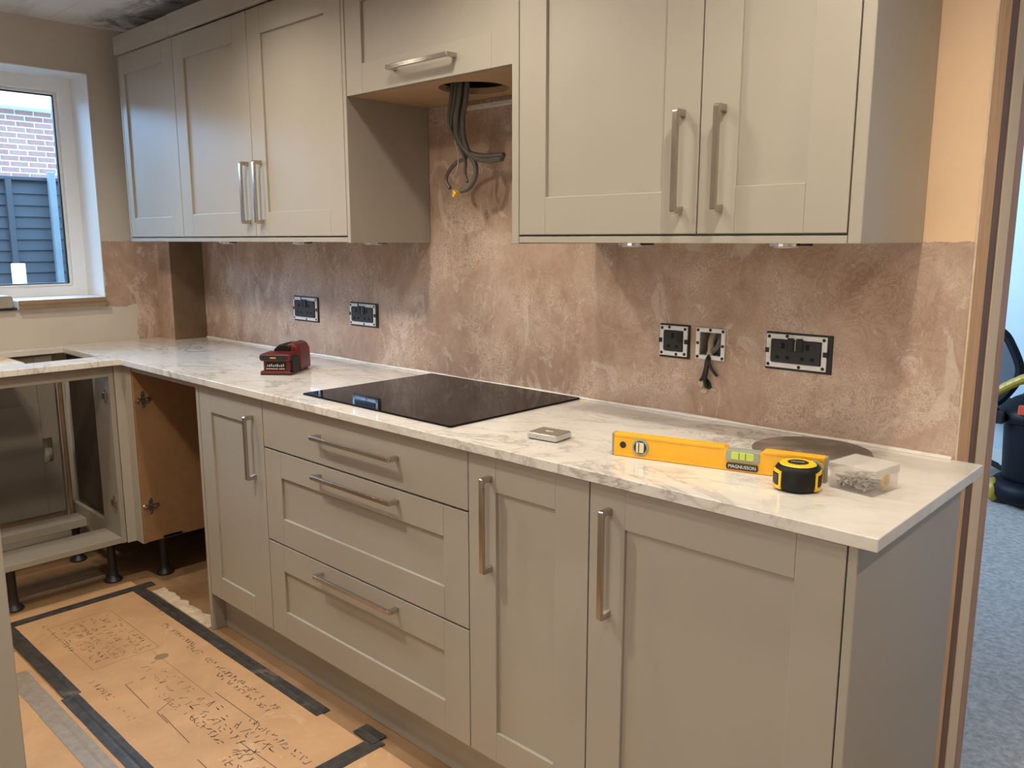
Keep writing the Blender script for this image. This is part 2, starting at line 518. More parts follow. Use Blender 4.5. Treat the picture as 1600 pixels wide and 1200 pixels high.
def prism(bm, pts, w0, w1, axis='z'):
    """extrude a polygon"""
    def P(u, v, w):
        return {'z': (u, v, w), 'y': (u, w, v), 'x': (w, u, v)}[axis]
    a = [bm.verts.new(P(u, v, w0)) for u, v in pts]
    b = [bm.verts.new(P(u, v, w1)) for u, v in pts]
    n = len(pts)
    for i in range(n):
        bm.faces.new([a[i], a[(i + 1) % n], b[(i + 1) % n], b[i]])
    bm.faces.new(a[::-1])
    bm.faces.new(b)
    bmesh.ops.recalc_face_normals(bm, faces=bm.faces)
    return bm

def rrect(x0, x1, y0, y1, r, k=4):
    out = []
    for cx, cy, a0 in ((x1 - r, y0 + r, -PI / 2), (x1 - r, y1 - r, 0), (x0 + r, y1 - r, PI / 2), (x0 + r, y0 + r, PI)):
        for i in range(k + 1):
            a = a0 + PI / 2 * i / k
            out.append((cx + r * math.cos(a), cy + r * math.sin(a)))
    return out

def root_of(o):
    while o.parent is not None:
        o = o.parent
    return o

def obj(name, bm, mat, parent=None, bev=0.0, smooth=False, local=False, seg=1, origin=None):
    """one mesh object; shapes are drawn in room coordinates and shifted to the thing's own origin"""
    me = bpy.data.meshes.new(name)
    bm.to_mesh(me)
    bm.free()
    o = bpy.data.objects.new(name, me)
    COL.objects.link(o)
    if mat is not None:
        me.materials.append(M[mat] if isinstance(mat, str) else mat)
    if parent is not None:
        o.parent = parent
        if not local:
            r = root_of(o)
            me.transform(Matrix.Translation(-Vector(r.location)))
    elif not local:
        if origin is None and len(me.vertices):
            xs = [v.co for v in me.vertices]
            lo = Vector([min(v[i] for v in xs) for i in range(3)])
            hi = Vector([max(v[i] for v in xs) for i in range(3)])
            origin = Vector(((lo.x + hi.x) / 2, (lo.y + hi.y) / 2, lo.z))
        if origin is not None:
            me.transform(Matrix.Translation(-Vector(origin)))
            o.location = origin
    if smooth:
        for p_ in me.polygons:
            p_.use_smooth = True
    if bev:
        md = o.modifiers.new('edge', 'BEVEL')
        md.width = bev
        md.segments = seg
        md.limit_method = 'ANGLE'
        md.angle_limit = math.radians(40)
    return o

def smooth_by_angle(o, deg=40):
    me = o.data
    for p_ in me.polygons:
        p_.use_smooth = True
    me.set_sharp_from_angle(angle=math.radians(deg))
    return o

def thing(name, label, cat, loc=(0, 0, 0), rotz=0.0, group=None):
    o = bpy.data.objects.new(name, None)
    o.empty_display_size = 0.05
    COL.objects.link(o)
    o.location = loc
    o.rotation_euler = (0, 0, rotz)
    return tag(o, label, cat, group)

def tag(o, label, cat, group=None):
    o['label'] = label
    o['category'] = cat
    if group:
        o['group'] = group
    return o

def struct(name, bm, mat, parent=None, bev=0.0):
    """part of the room; origin kept at the room's origin so wall materials can be placed in room coordinates"""
    o = obj(name, bm, mat, parent, bev, local=True)
    if parent is None:
        o['kind'] = 'structure'
    return o

# ================================================================ THE ROOM
XL, XE, YR, CZ = -1.226, 2.247, 0.285, 2.27     # left wall, end of the back wall, far side of that wall, ceiling
def floor_fn():
    struct('floor', bx(XL - 0.2, 4.4, -2.9, 0.0, FZ - 0.1, FZ), 'subfloor')
    struct('floor_next_room', bx(XL - 0.2, 5.2, 0.0, 4.1, FZ - 0.1, FZ), 'greyfloor')
floor_fn()
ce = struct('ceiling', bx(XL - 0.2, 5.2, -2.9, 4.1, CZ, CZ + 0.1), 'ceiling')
for i, (a, b) in enumerate([(-0.62, 0.012), (0.30, 0.010)]):
    pass
# plasterboard joints on the ceiling (raised filler strips)
for i, y in enumerate((-0.52, -1.12)):
    struct('joint_strip', bx(XL, 4.3, y - 0.02, y + 0.02, CZ - 0.0015, CZ), 'ceiling', ce)

PAINT = (0.76, 0.545, 0.35)
M['wall_back'] = wall_mat('back_wall_finish', PAINT, [(-9, 9, -1, 1.352), (0.5, 1.3, 1.0, 1.796)], 'x')
M['wall_left'] = wall_mat('left_wall_finish', (0.58, 0.53, 0.465), [(-0.40, 1, 1.055, 1.352), (-0.262, 1, -1, 1.1)], 'y')
M['boxing'] = wall_mat('pipe_boxing_finish', (0.40, 0.33, 0.24), [(-9, 9, -1, 3)], 'x')
us = [XL - 0.2, 1.622, 1.686, XE]
vs = [FZ, 1.062, 1.124, CZ]
struct('wall_back', cells(us, vs, lambda i, j: not (i == 1 and j == 1), 0.0, YR, 'y'), 'wall_back')
ys = [-2.9, -1.50, -0.395, 0.0]
zs = [FZ, 1.062, 2.072, CZ]
struct('wall_left', cells(ys, zs, lambda i, j: not (i == 1 and j == 1), XL - 0.26, XL, 'x'), 'wall_left')
struct('wall_front', bx(XL - 0.2, 4.4, -3.0, -2.9, FZ, CZ), 'white_wall')
struct('wall_right', bx(4.3, 4.4, -2.9, 0.0, FZ, CZ), 'white_wall')
struct('wall_beyond', bx(XL - 0.2, 5.2, 3.95, 4.1, FZ, CZ + 0.0), 'pale_wall')
struct('wall_side', bx(5.1, 5.2, 0.0, 3.95, FZ, CZ), 'brown_board')
struct('wall_end', bx(XL - 0.3, XL - 0.2, YR, 3.95, FZ, CZ), 'pale_wall')
struct('wall_stub', bx(3.5, 4.4, 0.0, YR, FZ, CZ), 'cream')
struct('baseboard_beyond', bx(XL - 0.2, 5.1, 3.93, 3.95, FZ, FZ + 0.1), 'skirting', bev=0.004)
# boxed-in pipes in the corner
t1 = struct('trim_1', bx(XL + 0.001, -1.066, -0.157, -0.001, FZ, 1.36), 'boxing', bev=0.003)
struct('side_board', bx(-1.066, -1.060, -0.1575, -0.001, FZ, 1.36), 'dark_board', t1, 0.001)  # smooth brown board; shade of the side facing away also darkens its colour

# timber and plaster edges of the doorway at the end of the back wall
d1 = bpy.data.objects.new('door_1', None)
COL.objects.link(d1)
d1['kind'] = 'structure'
struct('lining', bx(XE - 0.0, XE + 0.002, 0.0, 0.092, FZ, CZ), 'timber', d1, 0.002)
struct('stud', bx(XE + 0.0, XE + 0.002, 0.094, 0.145, FZ, CZ), 'timber_shaded', d1)  # side of the step; its shade is put into the dark timber colour
struct('plaster_edge', bx(XE + 0.0, XE + 0.005, 0.147, 0.226, FZ, CZ), 'cream', d1, 0.002)
struct('sawn_edge', bx(XE + 0.0, XE + 0.006, 0.228, 0.284, FZ, CZ), 'timber_pink', d1, 0.002)
bm = BM()
for z0, z1 in ((-0.04, 0.5), (0.5, 1.0), (1.0, 1.42), (1.42, 2.26)):
    j = random.uniform(0.0, 0.003)
    box(bm, XE - 0.0015, XE + 0.0022, -0.0015, 0.001 + j * 0.6, z0, z1)
struct('plaster_bead', bm, 'paper', d1)

# ---------------------------------------------------------------- window in the left wall
XF = -1.42                                            # inner face of the frame
w1 = bpy.data.objects.new('window_1', None)
COL.objects.link(w1)
w1['kind'] = 'structure'
Y0, Y1, Z0, Z1 = -1.50, -0.395, 1.100, 2.072
f_ = 0.062
ysf = [Y0, Y0 + f_, -0.99, -0.93, Y1 - f_, Y1]
zsf = [Z0, Z0 + 0.045, Z1 - f_, Z1]
struct('window_frame', cells(ysf, zsf, lambda i, j: i in (0, 2, 4) or j in (0, 2), XF - 0.06, XF, 'x'), 'upvc', w1, 0.004)
for a, b in ((Y0 + f_, -0.99), (-0.93, Y1 - f_)):
    b0, b1, c0, c1 = a, b, Z0 + 0.045, Z1 - f_
    struct('glazing_bead', cells([b0, b0 + 0.012, b1 - 0.012, b1], [c0, c0 + 0.012, c1 - 0.012, c1], lambda i, j: not (i == 1 and j == 1), XF - 0.04, XF - 0.012, 'x'), 'reveal', w1, 0.002)
    struct('window_pane', bx(XF - 0.032, XF - 0.026, b0 + 0.008, b1 - 0.008, c0 + 0.008, c1 - 0.008), 'glass', w1)
    struct('glazing_seal', cells([b0 + 0.011, b0 + 0.017, b1 - 0.017, b1 - 0.011], [c0 + 0.011, c0 + 0.017, c1 - 0.017, c1 - 0.011], lambda i, j: not (i == 1 and j == 1), XF - 0.038, XF - 0.020, 'x'), 'black', w1)
# white reveal linings
struct('reveal_side', bx(XF, XL + 0.003, Y1 - 0.004, Y1, Z0, Z1), 'reveal', w1)
struct('reveal_top', bx(XF, XL + 0.003, Y0, Y1, Z1 - 0.004, Z1), 'reveal', w1)
struct('window_sill', bx(XF, XL + 0.028, -0.762, Y1 - 0.006, 1.063, 1.103), 'sill', w1, 0.003)
bm = BM()
box(bm, XL + 0.028, XL + 0.033, -0.762, Y1 - 0.006, 1.063, 1.081)
box(bm, XL + 0.028, XL + 0.032, -0.762, Y1 - 0.006, 1.083, 1.1015)
struct('sill_edge', bm, 'board_edge', w1, 0.001)
struct('sill_bed', bx(XF, XL + 0.01, -1.50, -0.762, 1.062, 1.072), 'dark_gap', w1)
tag(obj('sill_offcut', prism(BM(), rrect(-1.10, -0.782, 1.0735, 1.124, 0.010), XL - 0.12, XL + 0.034, 'x'), 'grey_block', bev=0.003),
    'grey-brown board end with rounded corners on the window ledge left of the sill', 'offcut')

# ---------------------------------------------------------------- outside
gr = struct('ground', bx(-25, XL - 0.26, -14, 14, FZ - 0.3, FZ - 0.12), 'ground')
XB = -10.0
nb = struct('wall_neighbour', bx(XB - 0.3, XB, -9, 12, FZ - 0.12, 3.10), 'brickwall')
bw, bh, jt = 0.210, 0.057, 0.018
bmb = bx(XB, XB + 0.012, 0, bw, 0, bh)
mesh_b = bpy.data.meshes.new('brick')
bmb.to_mesh(mesh_b)
bmb.free()
mesh_b.materials.append(M['brick'])
struct('mortar_bed', bx(XB, XB + 0.004, -0.3, 3.8, 2.0, 3.09), 'mortar', nb)
for r in range(14):
    z = 2.035 + r * (bh + jt)
    for c in range(17):
        y = -0.2 + c * (bw + jt) + (0.5 * (bw + jt) if r % 2 else 0)
        o = bpy.data.objects.new('brick', mesh_b)
        COL.objects.link(o)
        o.parent = nb
        o.location = (random.uniform(0, 0.004), y, z)
fa = thing('roof_fascia', 'white fascia board along the top of the red brick house wall', 'fascia', (XB + 0.2, 1.5, 3.09))
obj('fascia_board', bx(XB - 0.3, XB + 0.22, -9, 12, 3.09, 3.40), 'soffit', fa, 0.01)
obj('gutter', bx(XB + 0.22, XB + 0.33, -9, 12, 3.30, 3.40), 'soffit', fa, 0.02)

fn = thing('garden_fence', 'dark blue-grey lapped board fence seen through the window', 'fence', (-3.97, -0.5, FZ - 0.12))
for k in range(24):
    z = FZ - 0.10 + k * 0.0795
    bm = BM()
    n = 24
    rows = []
    for i in range(n + 1):
        y = -4.0 + 6.2 * i / n
        wv = 0.006 * noise.noise((y * 1.7, k * 3.1, 0)) + 0.004 * noise.noise((y * 5, k * 2.1, 4))
        zb, zt = z + wv, z + 0.098
        rows.append([bm.verts.new(c) for c in ((-3.982, y, zt), (-3.965, y, zb), (-3.977, y, zb - 0.001), (-3.988, y, zt))])
    for a, b in zip(rows, rows[1:]):
        for q in range(4):
            bm.faces.new([a[q], a[(q + 1) % 4], b[(q + 1) % 4], b[q]])
    bmesh.ops.recalc_face_normals(bm, faces=bm.faces)
    obj('board', bm, 'fence', fn)
o = obj('cap_rail', bx(-4.0, -3.94, -4.0, 2.2, 1.775, 1.80), 'fence', fn, 0.003)
for y in (-1.75, 0.02, 1.8):
    obj('batten', bx(-3.965, -3.93, y, y + 0.04, FZ - 0.12, 1.775), 'fence', fn, 0.003)
obj('post', bx(-3.94, -3.89, 0.292, 0.337, FZ - 0.12, 1.84), 'fencepost', fn, 0.006)
obj('post', bx(-3.94, -3.88, -1.55, -1.49, FZ - 0.12, 1.84), 'fencepost', fn, 0.006)
tag(obj('white_stake', bx(-3.03, -2.99, -0.255, -0.185, FZ - 0.12, 1.213), 'stick', bev=0.004), 'short white stake standing in front of the dark fence', 'stake')

# ================================================================ BASE UNITS
YD = -0.5765          # front face of the doors
ZB, ZT = 0.093, 0.865

def handle_bm(p0, p1, yface, out=0.034, r=0.0058, foot=0.018):
    """bar handle: square-ended bow with two feet, p0/p1 = (x, z) of the ends"""
    bm = BM()
    a, b = Vector((p0[0], 0, p0[1])), Vector((p1[0], 0, p1[1]))
    d = (b - a).normalized()
    n = Vector((d.z, 0, -d.x))
    yf = yface - out
    def slab(c0, c1, half, y0, y1):
        vs = [bm.verts.new((q.x, y, q.z)) for y in (y0, y1) for q in (c0 - n * half, c1 - n * half, c1 + n * half, c0 + n * half)]
        for f in ((0, 1, 2, 3), (7, 6, 5, 4), (0, 4, 5, 1), (1, 5, 6, 2), (2, 6, 7, 3), (3, 7, 4, 0)):
            bm.faces.new([vs[i] for i in f])
    # rounded bow in one piece: foot, bar, foot
    bar = []
    k = 5
    rr = 0.007
    for t_, c, s_ in ((0, a, 1), (1, b, -1)):
        pts = [(0.0, yface), (0.0, yf + rr)] + [(rr - rr * math.cos(q * PI / 2 / k), yf + rr - rr * math.sin(q * PI / 2 / k)) for q in range(1, k + 1)]
        pts = [(c + d * (s_ * u), y) for u, y in pts]
        bar += pts if t_ == 0 else pts[::-1]
    th = 0.0095
    inner = []
    for c, s_ in ((a, 1), (b, -1)):
        pts = [(c + d * (s_ * (th + 0.006)), yface), (c + d * (s_ * (th + 0.002)), yf + th + 0.004), (c + d * (s_ * (th + 0.006)), yf + th)]
        inner += pts if s_ == 1 else pts[::-1]
    loop = bar + inner[::-1]
    hw = 0.0056
    A = [bm.verts.new((q.x - n.x * hw, y, q.z - n.z * hw)) for q, y in loop]
    B = [bm.verts.new((q.x + n.x * hw, y, q.z + n.z * hw)) for q, y in loop]
    m = len(loop)
    for q in range(m):
        bm.faces.new([A[q], A[(q + 1) % m], B[(q + 1) % m], B[q]])
    bm.faces.new(A[::-1])
    bm.faces.new(B)
    bm.normal_update()
    bmesh.ops.triangulate(bm, faces=[f for f in bm.faces if len(f.verts) > 4])
    bmesh.ops.recalc_face_normals(bm, faces=bm.faces)
    return bm

def shaker(parent, x0, x1, z0, z1, rec, y, name='door', handle=None, mat='cab', flat=False):
    """framed front: the panel is the part; stiles, rails and the handle are its pieces"""
    g = 0.0016
    x0, x1, z0, z1 = x0 + g, x1 - g, z0 + g, z1 - g
    if flat:
        d = obj(name, bx(x0, x1, y, y + 0.02, z0, z1), mat, parent, 0.0018, seg=2)
    else:
        a0, a1, b0, b1 = rec
        d = obj(name, bx(x0 + 0.004, x1 - 0.004, y + 0.008, y + 0.020, z0 + 0.004, z1 - 0.004), mat, parent)
        obj('stile', bx(x0, a0, y, y + 0.0195, z0, z1), mat, d, 0.0014, seg=2)
        obj('stile', bx(a1, x1, y, y + 0.0195, z0, z1), mat, d, 0.0014, seg=2)
        obj('rail', bx(a0, a1, y, y + 0.0193, b1, z1), mat, d, 0.0012, seg=2)
        obj('rail', bx(a0, a1, y, y + 0.0193, z0, b0), mat, d, 0.0012, seg=2)
    if handle:
        smooth_by_angle(obj('handle', handle_bm(handle[0], handle[1], y), 'steel', d, 0.0022, seg=2), 50)
    return d

def carcass(parent, x0, x1, y0, y1, z0, z1, mat='carcass'):
    return obj('carcass', bx(x0, x1, y0, y1, z0, z1), mat, parent)

X0, X3, X9, X12, X18 = 0.0, 0.4205, 1.3495, 1.7135, 2.2465
def base(label, xa, xb):
    t = thing('base_cabinet', label, 'cabinet', ((xa + xb) / 2, -0.28, ZB))
    carcass(t, xa + 0.001, xb - 0.001, YD + 0.023, -0.01, ZB - 0.004, 0.869)
    return t

t = base('narrow base cabinet at the open corner end, handle near the right edge of its door', X0 + 0.001, X3)
shaker(t, X0 + 0.002, X3, ZB, ZT, (0.083, 0.312, 0.177, 0.776), YD, handle=((0.360, 0.597), (0.360, 0.807)))
t = base('three-drawer base cabinet under the black hob', X3, X9)
shaker(t, X3, X9, 0.7145, ZT, None, YD, 'drawer', ((0.724, 0.799), (1.090, 0.799)), flat=True)
shaker(t, X3, X9, 0.411, 0.7125, (0.514, 1.260, 0.497, 0.630), YD, 'drawer', ((0.720, 0.681), (1.087, 0.681)))
shaker(t, X3, X9, ZB, 0.409, (0.506, 1.256, 0.184, 0.322), YD, 'drawer', ((0.711, 0.376), (1.076, 0.376)))
t = base('narrow base cabinet between the drawers and the wide door, handle on its left', X9, X12)
shaker(t, X9, X12, ZB, ZT, (1.441, 1.621, 0.174, 0.782), YD, handle=((1.425, 0.586), (1.425, 0.819)))
t = base('wide single-door base cabinet at the doorway end of the run', X12, X18)
shaker(t, X12, X18, ZB, ZT, (1.804, 2.159, 0.174, 0.781), YD, handle=((1.767, 0.584), (1.767, 0.820)))

tag(obj('end_panel', bx(X18 + 0.001, 2.264, YD - 0.001, -0.001, FZ, 0.8705), 'cab', bev=0.0015), 'tall grey-beige end panel closing the base run by the doorway', 'panel')
tag(obj('end_panel', bx(-0.019, -0.0005, YD - 0.001, -0.02, FZ, 0.8705), 'cab', bev=0.0015), 'floor-length side panel beside the open corner space, left of the narrow door', 'panel')
pl = tag(obj('plinth', bx(0.0, X18, -0.527, -0.509, FZ, ZB - 0.006), 'cab', bev=0.0015), 'recessed grey-beige plinth board under the drawers and doors', 'plinth')

# ---------------------------------------------------------------- open corner: sink unit, post, brown side panel
def leg_bm(x, y, z1, z0=FZ):
    bm = BM()
    lathe(bm, [(0.034, 0), (0.036, 0.006), (0.033, 0.012), (0.022, 0.022), (0.019, 0.03), (0.016, 0.06), (0.016, z1 - z0 - 0.03), (0.020, z1 - z0 - 0.026), (0.020, z1 - z0 - 0.012), (0.032, z1 - z0 - 0.010), (0.032, z1 - z0)], (x, y, z0), 20)
    return bm

def hinge(parent, x, y, z):
    """cross-shaped mounting plate with its arm on a side panel facing +x"""
    bm = BM()
    prism(bm, rrect(y - 0.016, y + 0.050, z - 0.008, z + 0.008, 0.006), x, x + 0.003, 'x')
    prism(bm, rrect(y + 0.006, y + 0.024, z - 0.034, z + 0.034, 0.008), x, x + 0.002, 'x')
    box(bm, x + 0.003, x + 0.011, y - 0.010, y + 0.036, z - 0.006, z + 0.006)
    h = obj('hinge_plate', bm, 'steel', parent, 0.0008)
    bm = BM()
    for dy, dz in ((0.015, 0.026), (0.015, -0.026)):
        cyl(bm, (x + 0.002, y + dy, z + dz), 0.0055, 0.002, 'x', 10)
    for dy in (-0.004, 0.030):
        cyl(bm, (x + 0.011, y + dy, z), 0.0045, 0.0025, 'x', 10)
    obj('screw_heads', bm, 'chrome', h)['kind'] = 'stuff'
    return h

XS = -0.63            # front of the sink unit
SY0, SY1 = -1.135, -0.616
t = thing('sink_cabinet', 'open doorless sink cabinet below the worktop cut-out, on black legs', 'cabinet', (-0.9, -0.88, FZ))
obj('side_panel', bx(-0.80, XS, SY1 - 0.019, SY1, 0.137, 0.866), 'carcass', t, 0.001)
obj('side_base', bx(-1.17, -0.80, SY1 - 0.019, SY1, 0.120, 0.20), 'carcass', t, 0.001)
obj('side_panel', bx(-1.17, XS, SY0, SY0 + 0.018, 0.137, 0.866), 'carcass', t, 0.001)
obj('top_rail', bx(XS - 0.018, XS + 0.0005, SY0 + 0.018, SY1 - 0.019, 0.826, 0.866), 'carcass', t, 0.001)
obj('bottom_rail', bx(-0.80, XS + 0.0005, SY0 + 0.018, SY1 - 0.019, 0.139, 0.162), 'carcass', t, 0.001)
obj('bottom_rail', bx(-1.115, -1.01, SY0 + 0.018, SY1 - 0.019, 0.120, 0.156), 'carcass', t, 0.001)
h_ = obj('back_panel', bx(-1.166, -1.156, -0.93, -0.735, 0.166, 0.66), 'back_board', t, 0.001)
h2 = obj('back_panel', cells([-0.735, -0.732, -0.694, -0.665], [0.166, 0.395, 0.505, 0.866], lambda i, j: not (i == 1 and j == 1), -1.172, -1.162, 'x'), 'back_board', t)
obj('back_panel', bx(-1.178, -1.168, SY0 + 0.018, -0.735, 0.5, 0.866), 'back_board', t)
obj('back_panel', bx(-1.17, -0.80, -0.602, -0.594, 0.20, 0.866), 'void_shade', t)  # dark sheet added to stand in for the shaded void behind
for hz in (0.745, 0.30):
    bm = BM()
    box(bm, XS - 0.055, XS - 0.02, SY1 - 0.030, SY1 - 0.019, hz - 0.014, hz + 0.014)
    box(bm, XS - 0.045, XS - 0.03, SY1 - 0.024, SY1 - 0.019, hz - 0.03, hz + 0.03)
    obj('hinge_plate', bm, 'steel', t, 0.001)
for (lx, ly) in ((-0.733, -0.645), (-0.725, -1.02), (-1.08, -0.66), (-1.08, -1.08)):
    smooth_by_angle(obj('leg', leg_bm(lx, ly, 0.137 if lx > -1 else 0.12), 'blackfeet', t))

tag(obj('waste_pipe', tube(BM(), [(-1.13, -0.652, FZ), (-1.13, -0.652, 0.3), (-1.135, -0.652, 0.62), (-1.13, -0.652, 0.80)], 0.009, 12), 'dark_board'), 'thin brown pipe rising inside the sink cabinet', 'pipe')

post = thing('corner_post', 'grey-beige corner post between the sink cabinet and the open corner', 'post', (-0.6, -0.58, 0.133))
obj('post_face', bx(-0.648, XS, SY1 + 0.003, -0.557, 0.133, 0.868), 'cab', post, 0.0015)
obj('post_return', bx(XS, -0.568, YD, -0.557, 0.133, 0.868), 'cab', post, 0.0015)

t = thing('corner_cabinet', 'brown-sided doorless corner cabinet with two bare hinge plates', 'cabinet', (-0.3, -0.3, FZ))
sp = obj('side_panel', bx(-0.567, -0.549, -0.5755, -0.02, 0.143, 0.866), 'brown_board', t, 0.001)
hinge(sp, -0.549, -0.558, 0.293)
hinge(sp, -0.549, -0.558, 0.732)
obj('top_rail', bx(-0.549, -0.020, YD + 0.001, YD + 0.10, 0.849, 0.866), 'carcass', t, 0.001)
obj('back_panel', bx(-0.549, -0.020, -0.03, -0.02, 0.143, 0.866), 'brown_board', t)
for lx, ly in ((-0.655, -0.46), (-0.10, -0.10)):
    smooth_by_angle(obj('leg', leg_bm(lx, ly, 0.143), 'blackfeet', t))
obj('leg_bracket', bx(-0.70, -0.549, -0.50, -0.42, 0.1432, 0.155), 'carcass', t)

# tall unit of the opposite run, right beside the camera's left
t = thing('tall_cabinet', 'grey-beige tall cabinet edge rising at the bottom left corner', 'cabinet', (1.3, -1.9, FZ))
obj('side_panel', bx(1.582, 1.60, -2.25, -1.612, FZ, 2.12), 'cab', t, 0.0015)
obj('carcass', bx(1.0, 1.582, -2.25, -1.634, 0.10, 2.12), 'carcass', t)
shaker(t, 1.0, 1.58, 0.1, 2.12, (1.09, 1.49, 0.2, 2.02), -1.634, mat='cab')
obj('plinth', bx(1.0, 1.582, -2.2, -1.68, FZ, 0.098), 'cab', t)

# ================================================================ WORKTOP, HOB
WZ0, WZ1 = 0.8715, 0.895
wx = [XL + 0.002, -1.149, -0.737, -0.5985, 2.300]
wy = [-1.75, -1.36, -0.623, -0.5985, -0.0015]
wt = tag(obj('worktop', cells(wx, wy, lambda i, j: (not (i == 1 and j == 1)) and (i < 3 or j == 3), WZ0, WZ1, 'z'), 'stone', bev=0.0018, origin=(0, 0, 0), seg=2),
    'glossy white marble-effect worktop turning the corner under the window', 'worktop')
bm = BM()
tube(bm, [(-1.055, -0.004, WZ1 + 0.001)] + [(-1.0 + 0.2 * i, -0.004 + random.uniform(-0.0015, 0.0015), WZ1 + 0.0025) for i in range(16)] + [(2.24, -0.004, WZ1 + 0.001)], lambda s: 0.0045 + 0.0015 * math.sin(s * 40), 8)
tag(obj('sealant_bead', bm, 'caulk'), 'ragged white sealant bead where the worktop meets the plaster wall', 'sealant')
tag(obj('sink_offcut', prism(BM(), rrect(-1.12, -0.80, -1.30, -0.865, 0.03), 0.8668, 0.8868), 'paper', bev=0.004), 'pale rounded board lying in the sink cut-out', 'offcut')

HX0, HX1, HY0, HY1 = 0.5805, 1.2395, -0.531, -0.012
t = thing('induction_hob', 'flat black glass hob set into the marble-effect worktop', 'hob', ((HX0 + HX1) / 2, (HY0 + HY1) / 2, WZ1))
obj('glass_top', prism(BM(), rrect(HX0, HX1, HY0, HY1, 0.006), WZ1 + 0.0008, WZ1 + 0.0055), 'hob', t, 0.001)
obj('seal', bx(HX0 + 0.004, HX1 - 0.004, HY0 + 0.004, HY1 - 0.004, WZ1 - 0.0005, WZ1 + 0.001), 'black', t)

# ================================================================ WALL UNITS
YU, ZU0, ZU1 = -0.3292, 1.3675, 2.1285
U0, U1, U2, U3, U3b, U5 = -1.055, -0.545, 0.0125, 0.5575, 0.5760, 1.270
def wall_unit(label, xa, xb, y, z0=1.3495, z1=2.13):
    t = thing('wall_cabinet', label, 'cabinet', ((xa + xb) / 2, -0.16, z0))
    return t

t = wall_unit('slim wall cabinet nearest the window, single handleless shaker door', U0, U1, YU)
carcass(t, U0, U1 - 0.001, YU + 0.023, -0.001, 1.3525, 2.13)
shaker(t, U0 + 0.012, U1, ZU0, ZU1, (-0.998, -0.640, 1.450, 2.050), YU)
obj('light_rail', bx(U0, U1 - 0.001, YU + 0.001, YU + 0.021, 1.3495, 1.3645), 'cab', t, 0.001)
obj('end_strip', bx(U0, U0 + 0.011, YU, YU + 0.02, 1.3645, 2.13), 'cab', t, 0.001)

t = wall_unit('double-door wall cabinet left of the extractor gap, paired central handles', U1, U3b, YU)
carcass(t, U1 + 0.001, U3 - 0.001, YU + 0.023, -0.001, 1.3525, 2.13)
shaker(t, U1, U2, ZU0, ZU1, (-0.459, -0.088, 1.455, 2.040), YU, handle=((-0.022, 1.413), (-0.022, 1.628)))
shaker(t, U2, U3, ZU0, ZU1, (0.100, 0.470, 1.452, 2.040), YU, handle=((0.068, 1.412), (0.068, 1.627)))
obj('light_rail', bx(U1 + 0.001, U3 - 0.001, YU + 0.001, YU + 0.021, 1.3495, 1.3645), 'cab', t, 0.001)
obj('end_panel', bx(U3 + 0.0005, U3b - 0.002, YU, -0.001, 1.347, 2.13), 'cab', t, 0.0012)

EZ = 1.7835
t = wall_unit('short extractor cabinet with a wide lift-up door and one horizontal handle', U3b, U5, YU, EZ)
shaker(t, U3b, U5, EZ - 0.002, ZU1 + 0.0, (0.655, 1.190, 1.868, 2.040), YU, handle=((0.803, 1.832), (1.064, 1.832)))
bm = BM()
for a in ((U3b, U3b + 0.016, YU + 0.022, -0.004, EZ + 0.018, 2.13), (U5 - 0.016, U5, YU + 0.022, -0.004, EZ + 0.018, 2.13),
          (U3b, U5, YU + 0.022, -0.004, 2.114, 2.13), (U3b, U5, -0.012, -0.004, EZ + 0.018, 2.13)):
    box(bm, *a)
obj('carcass', bm, 'brown_board', t)
# underside board with the round duct hole
hc, hr = (0.955, -0.163), 0.101
bm = BM()
N = 48
x0, x1, y0, y1 = U3b + 0.0005, U5 - 0.0005, YU + 0.0215, -0.002
def edge_pt(a):
    dx, dy = math.cos(a), math.sin(a)
    s = min((x1 - hc[0]) / dx if dx > 1e-9 else 1e9, (x0 - hc[0]) / dx if dx < -1e-9 else 1e9,
            (y1 - hc[1]) / dy if dy > 1e-9 else 1e9, (y0 - hc[1]) / dy if dy < -1e-9 else 1e9)
    return (hc[0] + dx * s, hc[1] + dy * s)
angs = sorted([2 * PI * i / N for i in range(N)] + [math.atan2(cy - hc[1], cx - hc[0]) % (2 * PI) for cx in (x0, x1) for cy in (y0, y1)])
rows = []
for a in angs:
    e = edge_pt(a)
    c = (hc[0] + hr * math.cos(a), hc[1] + hr * math.sin(a))
    rows.append([bm.verts.new((*c, EZ)), bm.verts.new((*e, EZ)), bm.verts.new((*e, EZ + 0.018)), bm.verts.new((*c, EZ + 0.018))])
for i in range(len(rows)):
    a, b = rows[i], rows[(i + 1) % len(rows)]
    for q in range(4):
        bm.faces.new([a[q], a[(q + 1) % 4], b[(q + 1) % 4], b[q]])
bmesh.ops.recalc_face_normals(bm, faces=bm.faces)
obj('bottom_board', bm, 'under_board', t)

YV = -0.3442
V0, V1, V2, V3 = 1.2985, 1.803, 2.119, 2.1445
t = wall_unit('large double-door wall cabinet at the doorway end, two upright steel handles', U5, V3, YV)
obj('end_panel', bx(1.2745, V0 - 0.001, YV, -0.001, 1.347, 2.13), 'cab', t, 0.0012)
carcass(t, V0, V2, YV + 0.023, -0.001, 1.3525, 2.13)
shaker(t, V0, V1, ZU0, ZU1, (1.385, 1.716, 1.458, 2.040), YV, handle=((1.763, 1.411), (1.763, 1.622)))
shaker(t, V1, V2, ZU0, ZU1, (1.889, 2.034, 1.463, 2.040), YV, handle=((1.857, 1.413), (1.857, 1.623)))
obj('light_rail', bx(V0, V2, YV + 0.001, YV + 0.021, 1.3495, 1.3645), 'cab', t, 0.001)
obj('end_panel', bx(V2 + 0.001, V3, YV, -0.001, 1.3495, 2.13), 'cab', t, 0.0015)

